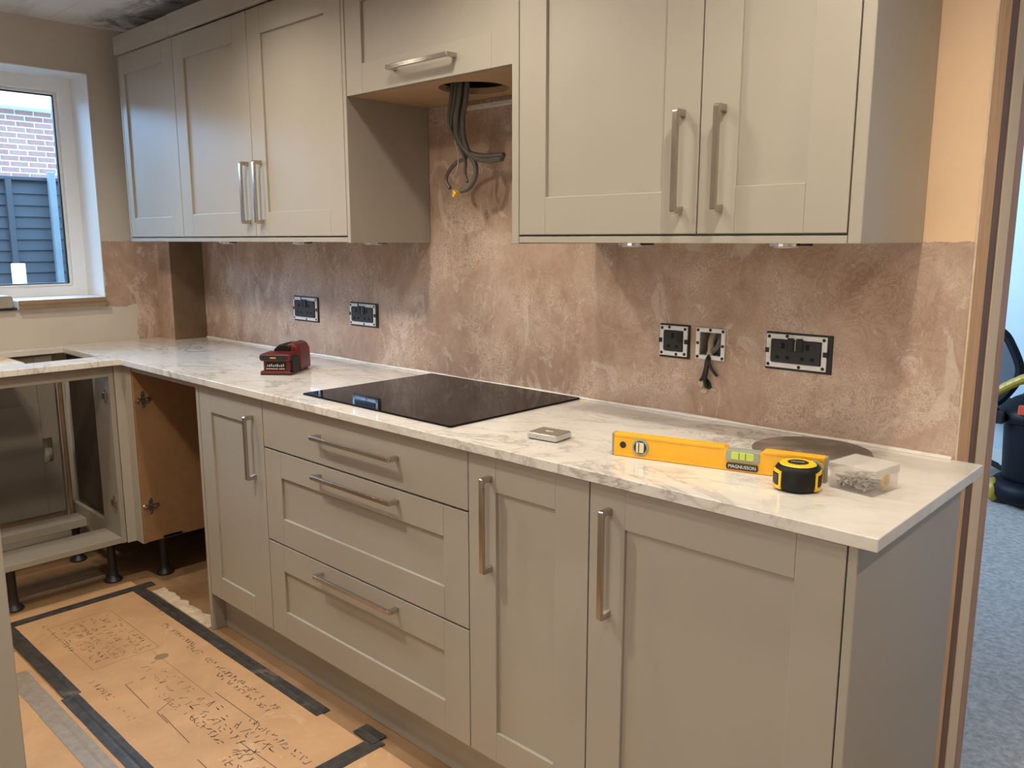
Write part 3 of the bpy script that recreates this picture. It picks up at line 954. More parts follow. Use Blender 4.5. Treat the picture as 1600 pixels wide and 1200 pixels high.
co = thing('cornice', 'flat grey-beige cornice boards above the left wall cabinets, gap to the ceiling', 'cornice', (-0.3, -0.34, 2.131))
obj('board', bx(-1.045, -0.537, YU - 0.018, YU + 0.002, 2.1315, 2.203), 'cab', co, 0.0015)
obj('board', bx(-0.5355, 1.27, YU - 0.019, YU + 0.001, 2.1315, 2.205), 'cab', co, 0.0015)
obj('board', bx(1.2745, 2.1445, YV - 0.019, YV + 0.001, 2.1315, 2.205), 'cab', co, 0.0015)

PUCK = [(-0.514, 'round silver lamp under the slim wall cabinet, nearest the window'),
        (0.035, 'round silver lamp under the left double wall cabinet, above the twin sockets'),
        (0.470, 'round silver lamp under the left double cabinet, at its extractor end'),
        (1.515, 'round silver lamp under the large right wall cabinet, near the single socket'),
        (1.916, 'round silver lamp under the large right wall cabinet, nearest the doorway')]
for x, lab in PUCK:
    t = thing('cabinet_light', lab, 'lamp', (x, -0.16, 1.343), group='lamps under the wall cabinets')
    obj('ring', lathe(BM(), [(0.030, 1.341), (0.036, 1.343), (0.036, 1.3522), (0.030, 1.3522)], (x, -0.16, 0), 24), 'chrome', t, smooth=False)
    obj('lens', cyl(BM(), (x, -0.16, 1.3395), 0.026, 0.0035, 'z', 20), 'upvc', t)
    obj('spring_clip', bx(x + 0.038, x + 0.055, -0.172, -0.148, 1.344, 1.352), 'black', t, 0.001)

# ================================================================ SOCKETS
def socket(label, xa, xb, za, zb, gangs, shift=0.006):
    t = thing('wall_socket', label, 'socket', ((xa + xb) / 2, 0, za), group='uncovered sockets on the plaster')
    obj('gasket', bx(xa - 0.003, xb + shift, -0.003, 0.0, za - 0.006, zb + 0.004), 'black', t, 0.001)
    f = 0.0125
    g = obj('grid_frame', cells([xa, xa + f, xb - f, xb], [za, za + f, zb - f, zb], lambda i, j: not (i == 1 and j == 1), -0.0085, -0.003, 'y'), 'grid', t, 0.0012)
    bm = BM()
    for (px, pz) in ((xa + 0.007, za + 0.007), (xb - 0.007, za + 0.007), (xa + 0.007, zb - 0.007), (xb - 0.007, zb - 0.007), ((xa + xb) / 2 + 0.01, za + 0.005), (xa + 0.35 * (xb - xa), zb - 0.004)):
        cyl(bm, (px, -0.0092, pz), 0.0042, 0.001, 'y', 10)
    zm = (za + zb) / 2
    box(bm, xa - 0.002, xa + 0.008, -0.0092, -0.008, zm - 0.006, zm + 0.006)
    box(bm, xb - 0.008, xb + 0.002, -0.0092, -0.008, zm - 0.006, zm + 0.006)
    obj('screw_holes', bm, 'black', g)
    m0, m1, n0, n1 = xa + f + 0.001, xb - f - 0.001, za + f + 0.001, zb - f - 0.001
    m = obj('outlet_module', prism(BM(), rrect(m0, m1, n0, n1, 0.006), -0.012, 0.0, 'y'), 'module', t, 0.001)
    w = (m1 - m0) / gangs
    bm = BM()
    for k in range(gangs):
        c = m0 + w * (k + 0.5)
        zc = n0 + (n1 - n0) * 0.42
        box(bm, c - 0.004, c + 0.004, -0.0124, -0.0118, zc + 0.011, zc + 0.025)
        box(bm, c - 0.017, c - 0.008, -0.0124, -0.0118, zc - 0.014, zc - 0.006)
        box(bm, c + 0.008, c + 0.017, -0.0124, -0.0118, zc - 0.014, zc - 0.006)
    obj('pin_holes', bm, 'hole', m)['kind'] = 'stuff'
    xm = (m0 + m1) / 2
    if gangs == 2:
        for sx in (-0.011, 0.011):
            obj('switch', bx(xm + sx - 0.008, xm + sx + 0.008, -0.0155, -0.012, n1 - 0.026, n1 + 0.006), 'black', m, 0.0015)
        obj('earth_mark', bx(xm - 0.0006, xm + 0.0006, -0.0125, -0.0118, n1 - 0.024, n1), 'print_white', m)
    else:
        obj('switch', bx(m1 - 0.016, m1 - 0.003, -0.0145, -0.012, n1 - 0.03, n1 - 0.004), 'black', m, 0.0015)
    return t
socket('uncovered black double socket nearest the window, above the red tool', -0.282, -0.112, 1.034, 1.126, 2)
socket('uncovered black double socket just left of the hob', 0.110, 0.266, 1.040, 1.120, 2, 0.012)
socket('uncovered black single socket beside the empty metal box', 1.504, 1.588, 1.053, 1.133, 1)
socket('uncovered wide black double socket nearest the doorway', 1.809, 1.958, 1.053, 1.134, 2, 0.012)

t = thing('back_box', 'open metal wall box with loose cables, no socket fitted', 'socket', (1.654, 0, 1.05))
obj('grid_frame', cells([1.612, 1.6235, 1.6845, 1.696], [1.052, 1.0635, 1.1225, 1.134], lambda i, j: not (i == 1 and j == 1), -0.006, -0.0005, 'y'), 'grid', t, 0.0012)
bm = cells([1.6225, 1.624, 1.684, 1.6855], [1.0625, 1.064, 1.122, 1.1235], lambda i, j: not (i == 1 and j == 1), 0.0, 0.045, 'y')
box(bm, 1.6225, 1.6855, 0.045, 0.047, 1.0625, 1.1235)
obj('box_shell', bm, 'grey_block', t)
bm = BM()
for (px, pz) in ((1.6185, 1.0585), (1.690, 1.0585), (1.6185, 1.1275), (1.690, 1.1275), (1.6185, 1.094), (1.690, 1.09), (1.654, 1.129)):
    cyl(bm, (px, -0.0068, pz), 0.0042, 0.001, 'y', 10)
obj('screw_holes', bm, 'black', t)
obj('bent_cable', tube(BM(), [(1.665, 0.035, 1.12), (1.675, 0.012, 1.105), (1.670, 0.006, 1.085), (1.655, 0.008, 1.072), (1.650, 0.020, 1.066)], 0.008, 8), 'cable', t)
obj('bent_cable', tube(BM(), [(1.640, 0.04, 1.115), (1.640, 0.025, 1.095), (1.648, 0.012, 1.075), (1.652, -0.002, 1.063)], 0.009, 8), 'copper_white', t)

t = thing('loose_cables', 'black cable tails hanging below the empty wall box over a torn plaster hole', 'cable', (1.65, -0.01, 0.97))
for pts, r in (([(1.652, 0.01, 1.068), (1.651, -0.012, 1.055), (1.648, -0.014, 1.030), (1.641, -0.012, 1.008), (1.632, -0.008, 0.997)], 0.0042),
               ([(1.655, 0.01, 1.068), (1.656, -0.012, 1.052), (1.664, -0.014, 1.034), (1.674, -0.014, 1.022), (1.682, -0.012, 1.013)], 0.0038),
               ([(1.653, 0.01, 1.07), (1.654, -0.011, 1.048), (1.650, -0.012, 1.020), (1.646, -0.010, 0.997), (1.650, -0.006, 0.982)], 0.005)):
    obj('cable', tube(BM(), pts, r, 8), 'black', t)
for seed, (cx, cz, sx, sz) in enumerate(((1.630, 0.988, 0.012, 0.016), (1.640, 0.968, 0.016, 0.008), (1.668, 0.975, 0.016, 0.007))):
    obj('torn_plaster', prism(BM(), [(cx + sx * (0.7 + 0.5 * noise.noise((q, seed * 5, 1))) * math.cos(q * PI / 6), cz + sz * (0.7 + 0.5 * noise.noise((q, seed * 7, 3))) * math.sin(q * PI / 6)) for q in range(12)], -0.0030, 0.0, 'y'), 'torn', t, 0.001)
obj('plaster_hole', prism(BM(), [(1.640, 0.978), (1.655, 0.974), (1.662, 0.980), (1.658, 0.992), (1.648, 1.002), (1.641, 0.992)], -0.003, 0.0, 'y'), 'black', t)

# ================================================================ CABLES UNDER THE EXTRACTOR
t = thing('cable_bundle', 'grey cable bundle hanging from the round hole under the extractor cabinet', 'cable', (0.92, -0.15, 1.52))
zt = 2.0
hang = [([(0.900, -0.172, zt), (0.885, -0.165, 1.80), (0.845, -0.150, 1.71), (0.832, -0.125, 1.665), (0.855, -0.115, 1.635), (0.890, -0.112, 1.610), (0.960, -0.115, 1.598), (1.030, -0.118, 1.597)], 0.0088),
        ([(0.925, -0.176, zt), (0.905, -0.168, 1.80), (0.872, -0.155, 1.71), (0.852, -0.130, 1.660), (0.872, -0.118, 1.622), (0.905, -0.114, 1.600), (0.960, -0.118, 1.586), (1.026, -0.120, 1.588)], 0.0088),
        ([(0.945, -0.166, zt), (0.925, -0.160, 1.79), (0.890, -0.145, 1.715), (0.872, -0.125, 1.66), (0.882, -0.115, 1.615), (0.908, -0.112, 1.575), (0.905, -0.112, 1.540), (0.880, -0.112, 1.512), (0.845, -0.112, 1.503)], 0.0078),
        ([(0.915, -0.152, zt), (0.905, -0.150, 1.79), (0.868, -0.138, 1.70), (0.858, -0.122, 1.645), (0.868, -0.108, 1.605), (0.815, -0.105, 1.588), (0.775, -0.102, 1.560), (0.768, -0.102, 1.535), (0.785, -0.102, 1.514)], 0.0062),
        ([(0.895, -0.180, zt), (0.875, -0.174, 1.79), (0.840, -0.155, 1.70), (0.852, -0.128, 1.64), (0.868, -0.116, 1.59), (0.864, -0.114, 1.555), (0.874, -0.114, 1.528)], 0.0052)]
for pts, r in hang:
    obj('cable', tube(BM(), pts, r, 8), 'cable', t, smooth=True)
obj('bare_wire', tube(BM(), [(0.845, -0.137, 1.65), (0.850, -0.128, 1.61), (0.848, -0.128, 1.575), (0.838, -0.128, 1.553)], 0.0018, 6), 'copper_white', t)
bm = BM()
for k in range(5):
    cyl(bm, (0.824 + random.uniform(-0.006, 0.004), -0.117 + random.uniform(-0.005, 0.005), 1.496 + random.uniform(-0.006, 0.006)), 0.005, 0.008, random.choice('xyz'), 8)
obj('brass_connector', bm, 'gold', t)['kind'] = 'stuff'
tag(obj('mounting_rail', bx(0.76, 1.268, -0.012, -0.001, 1.757, 1.772), 'grid', bev=0.002), 'thin pale metal rail on the plaster below the extractor cabinet', 'rail')

# ================================================================ THINGS ON THE WORKTOP
# spirit level
ang = math.atan2(0.069, 0.275)
LL, LT, LH = 0.442, 0.022, 0.050
t = thing('spirit_level', 'yellow box-section spirit level standing on edge on the worktop', 'spirit level', (1.687, -0.466, WZ1), ang)
prof_cut0, prof_cut1 = 0.250, 0.314
bm = BM()
pts = [(0.004, 0.0), (LL - 0.004, 0.0), (LL - 0.004, LH), (prof_cut1 + 0.010, LH), (prof_cut1, LH - 0.009), (prof_cut0 + 0.002, LH - 0.009), (prof_cut0 - 0.006, LH), (0.004, LH)]
prism(bm, pts, 0.0, LT, 'y')
obj('body', bm, 'yellow', t, 0.0015, local=True, seg=2)
bm = BM()
box(bm, 0.006, 0.245, -0.0012, 0.0, LH - 0.0065, LH - 0.001)
box(bm, 0.325, LL - 0.006, -0.0012, 0.0, LH - 0.0065, LH - 0.001)
box(bm, 0.006, LL - 0.006, -0.0012, 0.0, 0.001, 0.0065)
obj('edge_flange', bm, 'yellow', t, 0.0004, local=True)
obj('end_cap', bx(0.0, 0.004, -0.0005, LT + 0.0005, 0.0, LH), 'greygreen', t, 0.0008, local=True)
obj('end_cap', bx(LL - 0.004, LL, -0.0005, LT + 0.0005, 0.0, LH), 'greygreen', t, 0.0008, local=True)
obj('hang_hole', cyl(BM(), (0.026, -0.0012, 0.026), 0.0072, 0.002, 'y', 20), 'black', t, local=True)
for cx in (0.066, LL - 0.024):
    r_ = obj('vial_ring', cyl(BM(), (cx, -0.003, 0.025), 0.0185, 0.004, 'y', 28), 'greygreen', t, 0.001, local=True)
    obj('vial_well', cyl(BM(), (cx, -0.0036, 0.025), 0.0140, 0.001, 'y', 28), 'black' if cx < 0.1 else 'dkgrey', r_, local=True)
    w_ = obj('vial', prism(BM(), rrect(cx - 0.0085, cx + 0.0085, 0.014, 0.036, 0.003), -0.0052, -0.003, 'y'), 'vial_pale', r_, local=True)
    obj('vial_line', bx(cx - 0.0035, cx - 0.0015, -0.0056, -0.005, 0.015, 0.035), 'black', r_, local=True)
v_ = obj('vial_housing', prism(BM(), rrect(prof_cut0 - 0.002, prof_cut1 + 0.002, 0.020, LH - 0.006, 0.006), -0.002, LT + 0.002, 'y'), 'greygreen', t, 0.001, local=True)
obj('vial', prism(BM(), rrect(prof_cut0 + 0.009, prof_cut1 - 0.009, 0.025, LH - 0.009, 0.004), -0.0034, 0.0, 'y'), 'vial', v_, 0.001, local=True)
bm = BM()
for q in (0.40, 0.60):
    xx = prof_cut0 + q * (prof_cut1 - prof_cut0)
    box(bm, xx - 0.0006, xx + 0.0006, -0.0038, -0.003, 0.026, LH - 0.010)
obj('vial_line', bm, 'black', v_, local=True)
pl_ = obj('name_plate', prism(BM(), rrect(0.250, 0.314, 0.004, 0.0175, 0.004), -0.0022, 0.0, 'y'), 'black', t, local=True)

def lettering(text, parent, size, loc, rot, mat, sx=1.0):
    cu = bpy.data.curves.new('lettering', 'FONT')
    cu.body = text
    cu.size = size
    cu.align_x = 'CENTER'
    cu.align_y = 'CENTER'
    cu.extrude = 0.0002
    cu.resolution_u = 2
    cu.materials.append(M[mat])
    tmp = bpy.data.objects.new('lettering', cu)
    me = bpy.data.meshes.new_from_object(tmp)
    bpy.data.objects.remove(tmp)
    o = bpy.data.objects.new('lettering', me)
    COL.objects.link(o)
    o['kind'] = 'stuff'
    o.parent = parent
    me.transform(Matrix.Translation(loc) @ Matrix.Rotation(PI / 2, 4, 'X') @ Matrix.Diagonal((sx, 1, 1, 1)))
    return o
lettering('MAGNUSSON', pl_, 0.0098, (0.282, -0.0025, 0.0106), (PI / 2, 0, 0), 'print_white', 0.92)

# tape measure lying on its side
tc = (2.090, -0.430)
t = thing('tape_measure', 'black and yellow tape measure in front of the spirit level', 'tape measure', (tc[0], tc[1], WZ1), math.radians(20))
R_ = 0.0415
obj('case', lathe(BM(), [(0.030, 0.0), (0.036, 0.002), (0.0405, 0.009), (R_, 0.018), (R_, 0.034), (0.0395, 0.043), (0.035, 0.048), (0.031, 0.0492), (0.0, 0.0492)][:-1], n=40), 'dkgrey', t, local=True, smooth=True)
obj('top_ring', lathe(BM(), [(0.031, 0.0485), (0.0335, 0.0492), (0.031, 0.0515), (0.019, 0.0517), (0.019, 0.0485)], n=40), 'yellow2', t, local=True, smooth=False)
hub = obj('hub_badge', lathe(BM(), [(0.019, 0.049), (0.019, 0.0520), (0.017, 0.0526)], n=32), 'black', t, local=True)
bm = BM()
for k in range(7):
    box(bm, -0.012 + k * 0.0035, -0.0103 + k * 0.0035, -0.0014 - 0.001 * (k % 2), 0.0024, 0.0526, 0.0528)
obj('badge_print', bm, 'print_white', hub, local=True)
for a0 in (-10, 205):
    bm = BM()
    def patch(bm, da0, da1, za, zb, r0, r1, n=8):
        rows = []
        for i in range(n + 1):
            a = math.radians(a0 + da0 + (da1 - da0) * i / n)
            ca, sa = math.cos(a), math.sin(a)
            rows.append([bm.verts.new((r * ca, r * sa, z)) for r, z in ((r0, za), (r1, za), (r1, zb), (r0, zb))])
        for p0, p1 in zip(rows, rows[1:]):
            for q in range(4):
                bm.faces.new([p0[q], p0[(q + 1) % 4], p1[(q + 1) % 4], p1[q]])
        bm.faces.new(rows[0])
        bm.faces.new(rows[-1][::-1])
        bmesh.ops.recalc_face_normals(bm, faces=bm.faces)
    patch(bm, -26, -18, 0.008, 0.040, R_ - 0.003, R_ + 0.0012)
    patch(bm, 18, 26, 0.008, 0.040, R_ - 0.003, R_ + 0.0012)
    patch(bm, -26, 26, 0.034, 0.040, R_ - 0.003, R_ + 0.0013)
    patch(bm, -26, 26, 0.005, 0.011, R_ - 0.003, R_ + 0.0012)
    g_ = obj('side_grip', bm, 'yellow2', t, local=True)
    bm = BM()
    patch(bm, -17, 17, 0.013, 0.032, R_ - 0.003, R_ + 0.0022)
    obj('grip_pad', bm, 'black', g_, local=True)

# clear box of screws
rot = math.radians(-9)
BW, BD, BH = 0.088, 0.090, 0.050
nx, ny = 2.215, -0.390
t = thing('plastic_box', 'clear plastic lidded box of screws near the worktop end', 'box', (nx, ny, WZ1), rot)
def opentop(x0, x1, y0, y1, z0, z1, w):
    bm = cells([x0, x0 + w, x1 - w, x1], [y0, y0 + w, y1 - w, y1], lambda i, j: not (i == 1 and j == 1), z0, z1, 'z')
    box(bm, x0 + w, x1 - w, y0 + w, y1 - w, z0, z0 + w)
    return bm
obj('tray', opentop(-BW, 0, 0, BD, 0.0, 0.039, 0.0016), 'clear', t, 0.0008, local=True)
bm = cells([-BW - 0.0015, -BW, 0.0, 0.0015], [-0.0015, 0.0, BD, BD + 0.0015], lambda i, j: not (i == 1 and j == 1), 0.0345, 0.0485, 'z')
box(bm, -BW - 0.0015, 0.0015, -0.0015, BD + 0.0015, 0.0486, 0.0502)
obj('lid', bm, 'clear_lid', t, 0.0008, local=True)
obj('clasp', bx(-0.056, -0.030, -0.0042, -0.0016, 0.030, 0.044), 'clear', t, 0.001, local=True)

sc_b = BM()
lathe(sc_b, [(0.0042, 0), (0.0040, 0.0012), (0.0022, 0.003), (0.0020, 0.016), (0.0004, 0.021)], n=8)
sm = bpy.data.meshes.new('screw')
sc_b.to_mesh(sm)
sc_b.free()
sm.materials.append(M['screw'])
Rz = Matrix.Rotation(rot, 4, 'Z')
rnd = random.Random(3)
for k in range(110):
    while True:
        lx, ly = rnd.uniform(-BW + 0.016, -0.008), rnd.uniform(0.010, BD - 0.018)
        if not (lx > -0.03 and ly > 0.05):
            break
    top = 0.004 + 0.020 * max(0.0, 1 - ((lx + 0.045) / 0.055) ** 2) * max(0.2, 1 - ((ly - 0.035) / 0.065) ** 2)
    p_ = Rz @ Vector((lx, ly, rnd.uniform(0.0045, top + 0.003))) + Vector((nx, ny, WZ1))
    o = bpy.data.objects.new('screw', sm)
    COL.objects.link(o)
    o.location = p_
    o.rotation_euler = (math.radians(rnd.uniform(62, 112)), 0, rnd.uniform(0, 6.28))
    tag(o, 'small zinc screw in the heap inside the clear plastic box', 'screw', 'screws in the clear plastic box')
t2 = thing('wing_nut', 'brass-coloured fitting inside the clear box, against its right side', 'fitting', Rz @ Vector((-0.012, 0.056, 0.003)) + Vector((nx, ny, WZ1)), rot)
obj('flange', prism(BM(), rrect(-0.013, 0.013, 0.0, 0.030, 0.008), 0.004, 0.007, 'x'), 'gold', t2, 0.0006, local=True)
obj('nut', cyl(BM(), (0.0065, 0.0, 0.016), 0.0065, 0.003, 'x', 6), 'screw', t2, 0.0006, local=True)

# small silver box
t = thing('metal_case', 'small flat silver case with a dark top, beside the hob', 'case', (1.4885, -0.4425, WZ1), math.radians(6))
obj('body', prism(BM(), rrect(-0.0415, 0.0415, -0.033, 0.033, 0.004), 0.0025, 0.016), 'alu', t, 0.001, local=True)
obj('top_plate', prism(BM(), rrect(-0.0395, 0.0395, -0.031, 0.031, 0.003), 0.016, 0.0172), 'alu_top', t, 0.0004, local=True)
obj('foot', bx(-0.038, 0.038, -0.030, 0.030, 0.0, 0.0028), 'black', t, local=True)
bm = BM()
prism(bm, rrect(-0.010, 0.003, -0.003, 0.003, 0.002), 0.0172, 0.0175)
prism(bm, rrect(0.005, 0.010, -0.003, 0.003, 0.002), 0.0172, 0.0175)
obj('emblem', bm, 'print_white', t, local=True)
obj('status_lamp', cyl(BM(), (-0.012, -0.0332, 0.009), 0.0012, 0.0006, 'y', 8), 'black', t, local=True)

# red cordless tool
a_ = math.atan2(0.070, 0.089)
t = thing('cordless_tool', 'dark red and black cordless tool lying on the worktop by the corner', 'tool', (0.1965, -0.389, WZ1), a_)
Wd = 0.056
bm = BM()
prism(bm, rrect(-Wd, Wd, 0.0, 0.014, 0.006), 0.0, 0.085, 'y')
obj('foot', bm, 'red', t, 0.004, local=True, seg=2)
obj('sole', prism(BM(), rrect(-Wd * 0.97, Wd * 0.97, 0.0004, 0.0045, 0.002), -0.0012, 0.086, 'y'), 'black', t, local=True)
bm = BM()
prism(bm, rrect(-Wd * 0.80, Wd * 0.92, 0.012, 0.050, 0.006), 0.006, 0.080, 'y')
obj('battery_core', bm, 'red', t, 0.003, local=True, seg=2)
obj('label_band', prism(BM(), rrect(-Wd * 0.62, Wd * 0.62, 0.020, 0.044, 0.004), 0.0025, 0.01, 'y'), 'dkgrey', t, 0.001, local=True)
bm = BM()
for k in range(9):
    box(bm, -0.030 + 0.007 * k, -0.0265 + 0.007 * k, 0.0018, 0.003, 0.030 - 0.001 * (k % 2), 0.035 + 0.002 * (k % 3))
box(bm, -0.034, 0.008, 0.0018, 0.003, 0.021, 0.0235)
box(bm, 0.012, 0.032, 0.0018, 0.003, 0.021, 0.0235)
obj('label_print', bm, 'alu', t, local=True)
cap = obj('top_cap', prism(BM(), rrect(-Wd * 1.02, Wd, 0.048, 0.074, 0.011), -0.002, 0.088, 'y'), 'red', t, 0.005, local=True, seg=2)
obj('cap_band', prism(BM(), rrect(-Wd * 0.92, Wd * 0.78, 0.052, 0.070, 0.007), -0.0045, 0.01, 'y'), 'black', cap, 0.001, local=True)
obj('cap_print', bx(-0.016, 0.004, -0.0052, -0.004, 0.059, 0.063), 'print_orange', cap, local=True)
obj('cheek', prism(BM(), rrect(0.004, 0.070, 0.008, 0.066, 0.016), Wd * 0.9, Wd * 1.10, 'x'), 'dkgrey', t, 0.004, local=True, seg=2)
bm = BM()
prism(bm, [(-0.030, 0.0), (0.056, 0.0), (0.062, 0.010), (0.060, 0.075), (0.050, 0.096), (0.030, 0.102), (0.012, 0.097), (-0.012, 0.095), (-0.030, 0.080), (-0.034, 0.02)], 0.080, 0.195, 'y')
obj('motor_body', bm, 'red', t, 0.010, local=True, seg=3)
obj('motor_band', prism(BM(), [(-0.036, 0.045), (0.022, 0.06), (0.030, 0.092), (0.006, 0.0985), (-0.014, 0.096), (-0.033, 0.080)], 0.076, 0.16, 'y'), 'dkgrey', t, 0.004, local=True, seg=2)

# thin round mottled dark disc against the wall
tag(obj('round_disc', lathe(BM(), [(0.126, 0), (0.1265, 0.001), (0.126, 0.003)], (1.990, -0.136, WZ1), 56), 'disc'), 'thin round dark disc lying behind the spirit level', 'disc')

# ================================================================ THE FLOOR
BZ = FZ + 0.003
pb = thing('protection_board', 'brown printed protection board taped down in the middle of the floor', 'board', (0.2, -0.85, FZ))
obj('sheet', bx(-0.572, 0.985, -1.098, -0.618, FZ, BZ), 'cardboard', pb, 0.0008)
def strokes(rows, seed, dens=0.85, hgt=0.022, wdt=0.003):
    """faded print: rows of short pen-like strokes, (x0, x1, y) per row"""
    r = random.Random(seed)
    bm = BM()
    z = BZ + 0.0003
    def bar(x0, y0, x1, y1, w):
        d = Vector((x1 - x0, y1 - y0, 0))
        if d.length < 1e-5:
            return
        d.normalize()
        n = Vector((-d.y, d.x, 0)) * w / 2
        a, b = Vector((x0, y0, z)), Vector((x1, y1, z))
        bm.faces.new([bm.verts.new(v) for v in (a + n, a - n, b - n, b + n)][::-1])
    for (x0, x1, y, h) in rows:
        x = x0
        while x < x1:
            w = r.uniform(0.5, 0.9) * h
            if r.random() < dens:
                for _ in range(r.randint(2, 3)):
                    kx = [x, x + w * 0.5, x + w]
                    ky = [y, y + h * 0.5, y + h]
                    bar(r.choice(kx), r.choice(ky), r.choice(kx), r.choice(ky), wdt)
            x += w + 0.3 * h
    return bm, bar
bm, bar = strokes([(0.05, 0.62, -0.705, 0.020), (-0.20, 0.06, -0.690, 0.018), (0.30, 0.62, -0.728, 0.016),
                   (0.45, 0.80, -0.835, 0.030), (0.42, 0.78, -0.872, 0.026), (0.45, 0.75, -0.905, 0.022),
                   (0.62, 0.92, -0.790, 0.020), (0.72, 0.92, -0.90, 0.030), (0.74, 0.90, -0.94, 0.026)], 5)
for (a, b, c, d) in ((0.40, -0.78, 0.66, -0.775), (0.66, -0.775, 0.68, -0.80), (0.40, -0.95, 0.60, -0.96), (0.35, -0.90, 0.38, -0.955), (0.38, -0.955, 0.46, -0.958),
                     (0.70, -0.86, 0.93, -0.85), (0.69, -0.98, 0.90, -0.985), (0.93, -0.85, 0.94, -0.80), (0.15, -0.955, 0.34, -0.962), (0.15, -0.93, 0.15, -0.955)):
    bar(a, b, c, d, 0.0025)
obj('faded_print', bm, 'print', pb)['kind'] = 'stuff'
bm, bar = strokes([(-0.42, -0.05, -0.80 - 0.028 * k, 0.020) for k in range(7)] + [(-0.5, -0.2, -1.0, 0.02), (-0.45, -0.25, -0.655, 0.02), (0.05, 0.42, -0.84, 0.022), (0.08, 0.44, -0.875, 0.022), (0.1, 0.42, -0.91, 0.02), (0.05, 0.42, -1.03, 0.02)], 9, 0.6)
for (a, b, c, d) in ((-0.45, -0.77, -0.02, -0.77), (-0.02, -0.77, -0.02, -0.99), (-0.45, -0.99, -0.02, -0.99), (-0.45, -0.77, -0.45, -0.99), (0.0, -0.80, 0.42, -0.80)):
    bar(a, b, c, d, 0.002)
obj('faint_print', bm, 'print_faint', pb)['kind'] = 'stuff'
# a dark stamp
bm = BM()
prism(bm, [(0.055 + 0.020 * math.cos(i * PI / 8), -0.795 + 0.024 * math.sin(i * PI / 8)) for i in range(16)], BZ, BZ + 0.0004)
obj('round_stamp', bm, 'print_faint', pb)

tag(obj('floor_board', bx(-0.35, 1.2, -1.56, -1.124, FZ, FZ + 0.0025), 'cardboard', bev=0.0008), 'paler brown floor board left of the taped board, next to the tall cabinet edge', 'board')
fb = thing('floor_board', 'narrow printed brown board strip in front of the sink cabinet', 'board', (-0.63, -0.9, FZ))
obj('sheet', bx(-0.672, -0.575, -1.18, -0.60, FZ, FZ + 0.0025), 'cardboard', fb, 0.0008)
tag(obj('floor_board', bx(0.985, 1.75, -1.10, -0.60, FZ, FZ + 0.0025), 'cardboard', bev=0.0008), 'brown board past the cross tape at the bottom of the aisle', 'board')

def tape(label, x0, x1, y0, y1, z=BZ, mat='tape', n=14, lift=0.0):
    bm = BM()
    along_x = (x1 - x0) > (y1 - y0)
    rows = []
    for i in range(n + 1):
        s = i / n
        cross = []
        for q in (0, 0.35, 0.5, 0.65, 1):
            x = x0 + (x1 - x0) * (s if along_x else q)
            y = y0 + (y1 - y0) * (q if along_x else s)
            w = 0.0006 + 0.0009 * (noise.noise((x * 14, y * 14, 2)) + 0.5) + (0.0012 if q == 0.5 else 0)
            j = 0.0016 * noise.noise((x * 30, y * 30, 7)) if q in (0, 1) else 0
            cross.append(bm.verts.new((x + (0 if along_x else j), y + (j if along_x else 0), z + max(0.0004, w) + lift)))
        rows.append(cross)
    for a, b in zip(rows, rows[1:]):
        for q in range(4):
            bm.faces.new([a[q], a[q + 1], b[q + 1], b[q]])
    ext = bmesh.ops.extrude_face_region(bm, geom=list(bm.faces))
    for v in [g for g in ext['geom'] if isinstance(g, bmesh.types.BMVert)]:
        v.co.z = z + lift - 0.0001
    bmesh.ops.recalc_face_normals(bm, faces=bm.faces)
    tag(obj('floor_tape', bm, mat), label, 'tape', 'tape strips on the floor')
tape('black tape strip across the far end of the board, before the sink cabinet', -0.602, -0.556, -1.10, -0.545)
tape('long black tape strip along the board edge nearest the drawers', -0.585, 0.750, -0.638, -0.590)
tape('short worn black tape strip on the left edge near the tall cabinet edge', -0.56, 0.095, -1.118, -1.068)
tape('black tape strip with a raised seam along the lower left board edge', 0.098, 0.99, -1.130, -1.078)
tape('black tape strip across the near end of the board', 0.955, 1.010, -1.10, -0.585)
tape('small black tape tab at the near right corner of the board', 0.895, 0.985, -0.612, -0.560, lift=0.0022)
tape('wide faded grey tape strip left of the black tape', -0.18, 0.66, -1.205, -1.142, mat='tape_grey')

# scuffed paper between the board and the cabinets
bm = BM()
n, m = 26, 6
V = [[None] * (m + 1) for _ in range(n + 1)]
for i in range(n + 1):
    for j in range(m + 1):
        x = -0.50 + 0.47 * i / n
        y = -0.585 + (0.05 + 0.02 * noise.noise((i * 0.5, 3, 1))) * j / m
        V[i][j] = bm.verts.new((x, y, FZ + 0.003 + 0.006 * abs(noise.noise((x * 24, y * 16, 5)))))
for i in range(n):
    for j in range(m):
        bm.faces.new([V[i][j], V[i + 1][j], V[i + 1][j + 1], V[i][j + 1]])
ext = bmesh.ops.extrude_face_region(bm, geom=list(bm.faces))
for v in [g for g in ext['geom'] if isinstance(g, bmesh.types.BMVert)]:
    v.co.z = FZ + 0.0005
bmesh.ops.recalc_face_normals(bm, faces=bm.faces)
tag(obj('torn_paper', bm, 'paper'), 'crumpled strip of torn pale paper beside the black tape, by the open corner', 'paper')
tag(obj('plank', bx(-0.93, -0.78, -1.02, -0.655, FZ, FZ + 0.016), 'plank', bev=0.002), 'weathered plank lying on the floor under the sink cabinet', 'plank')

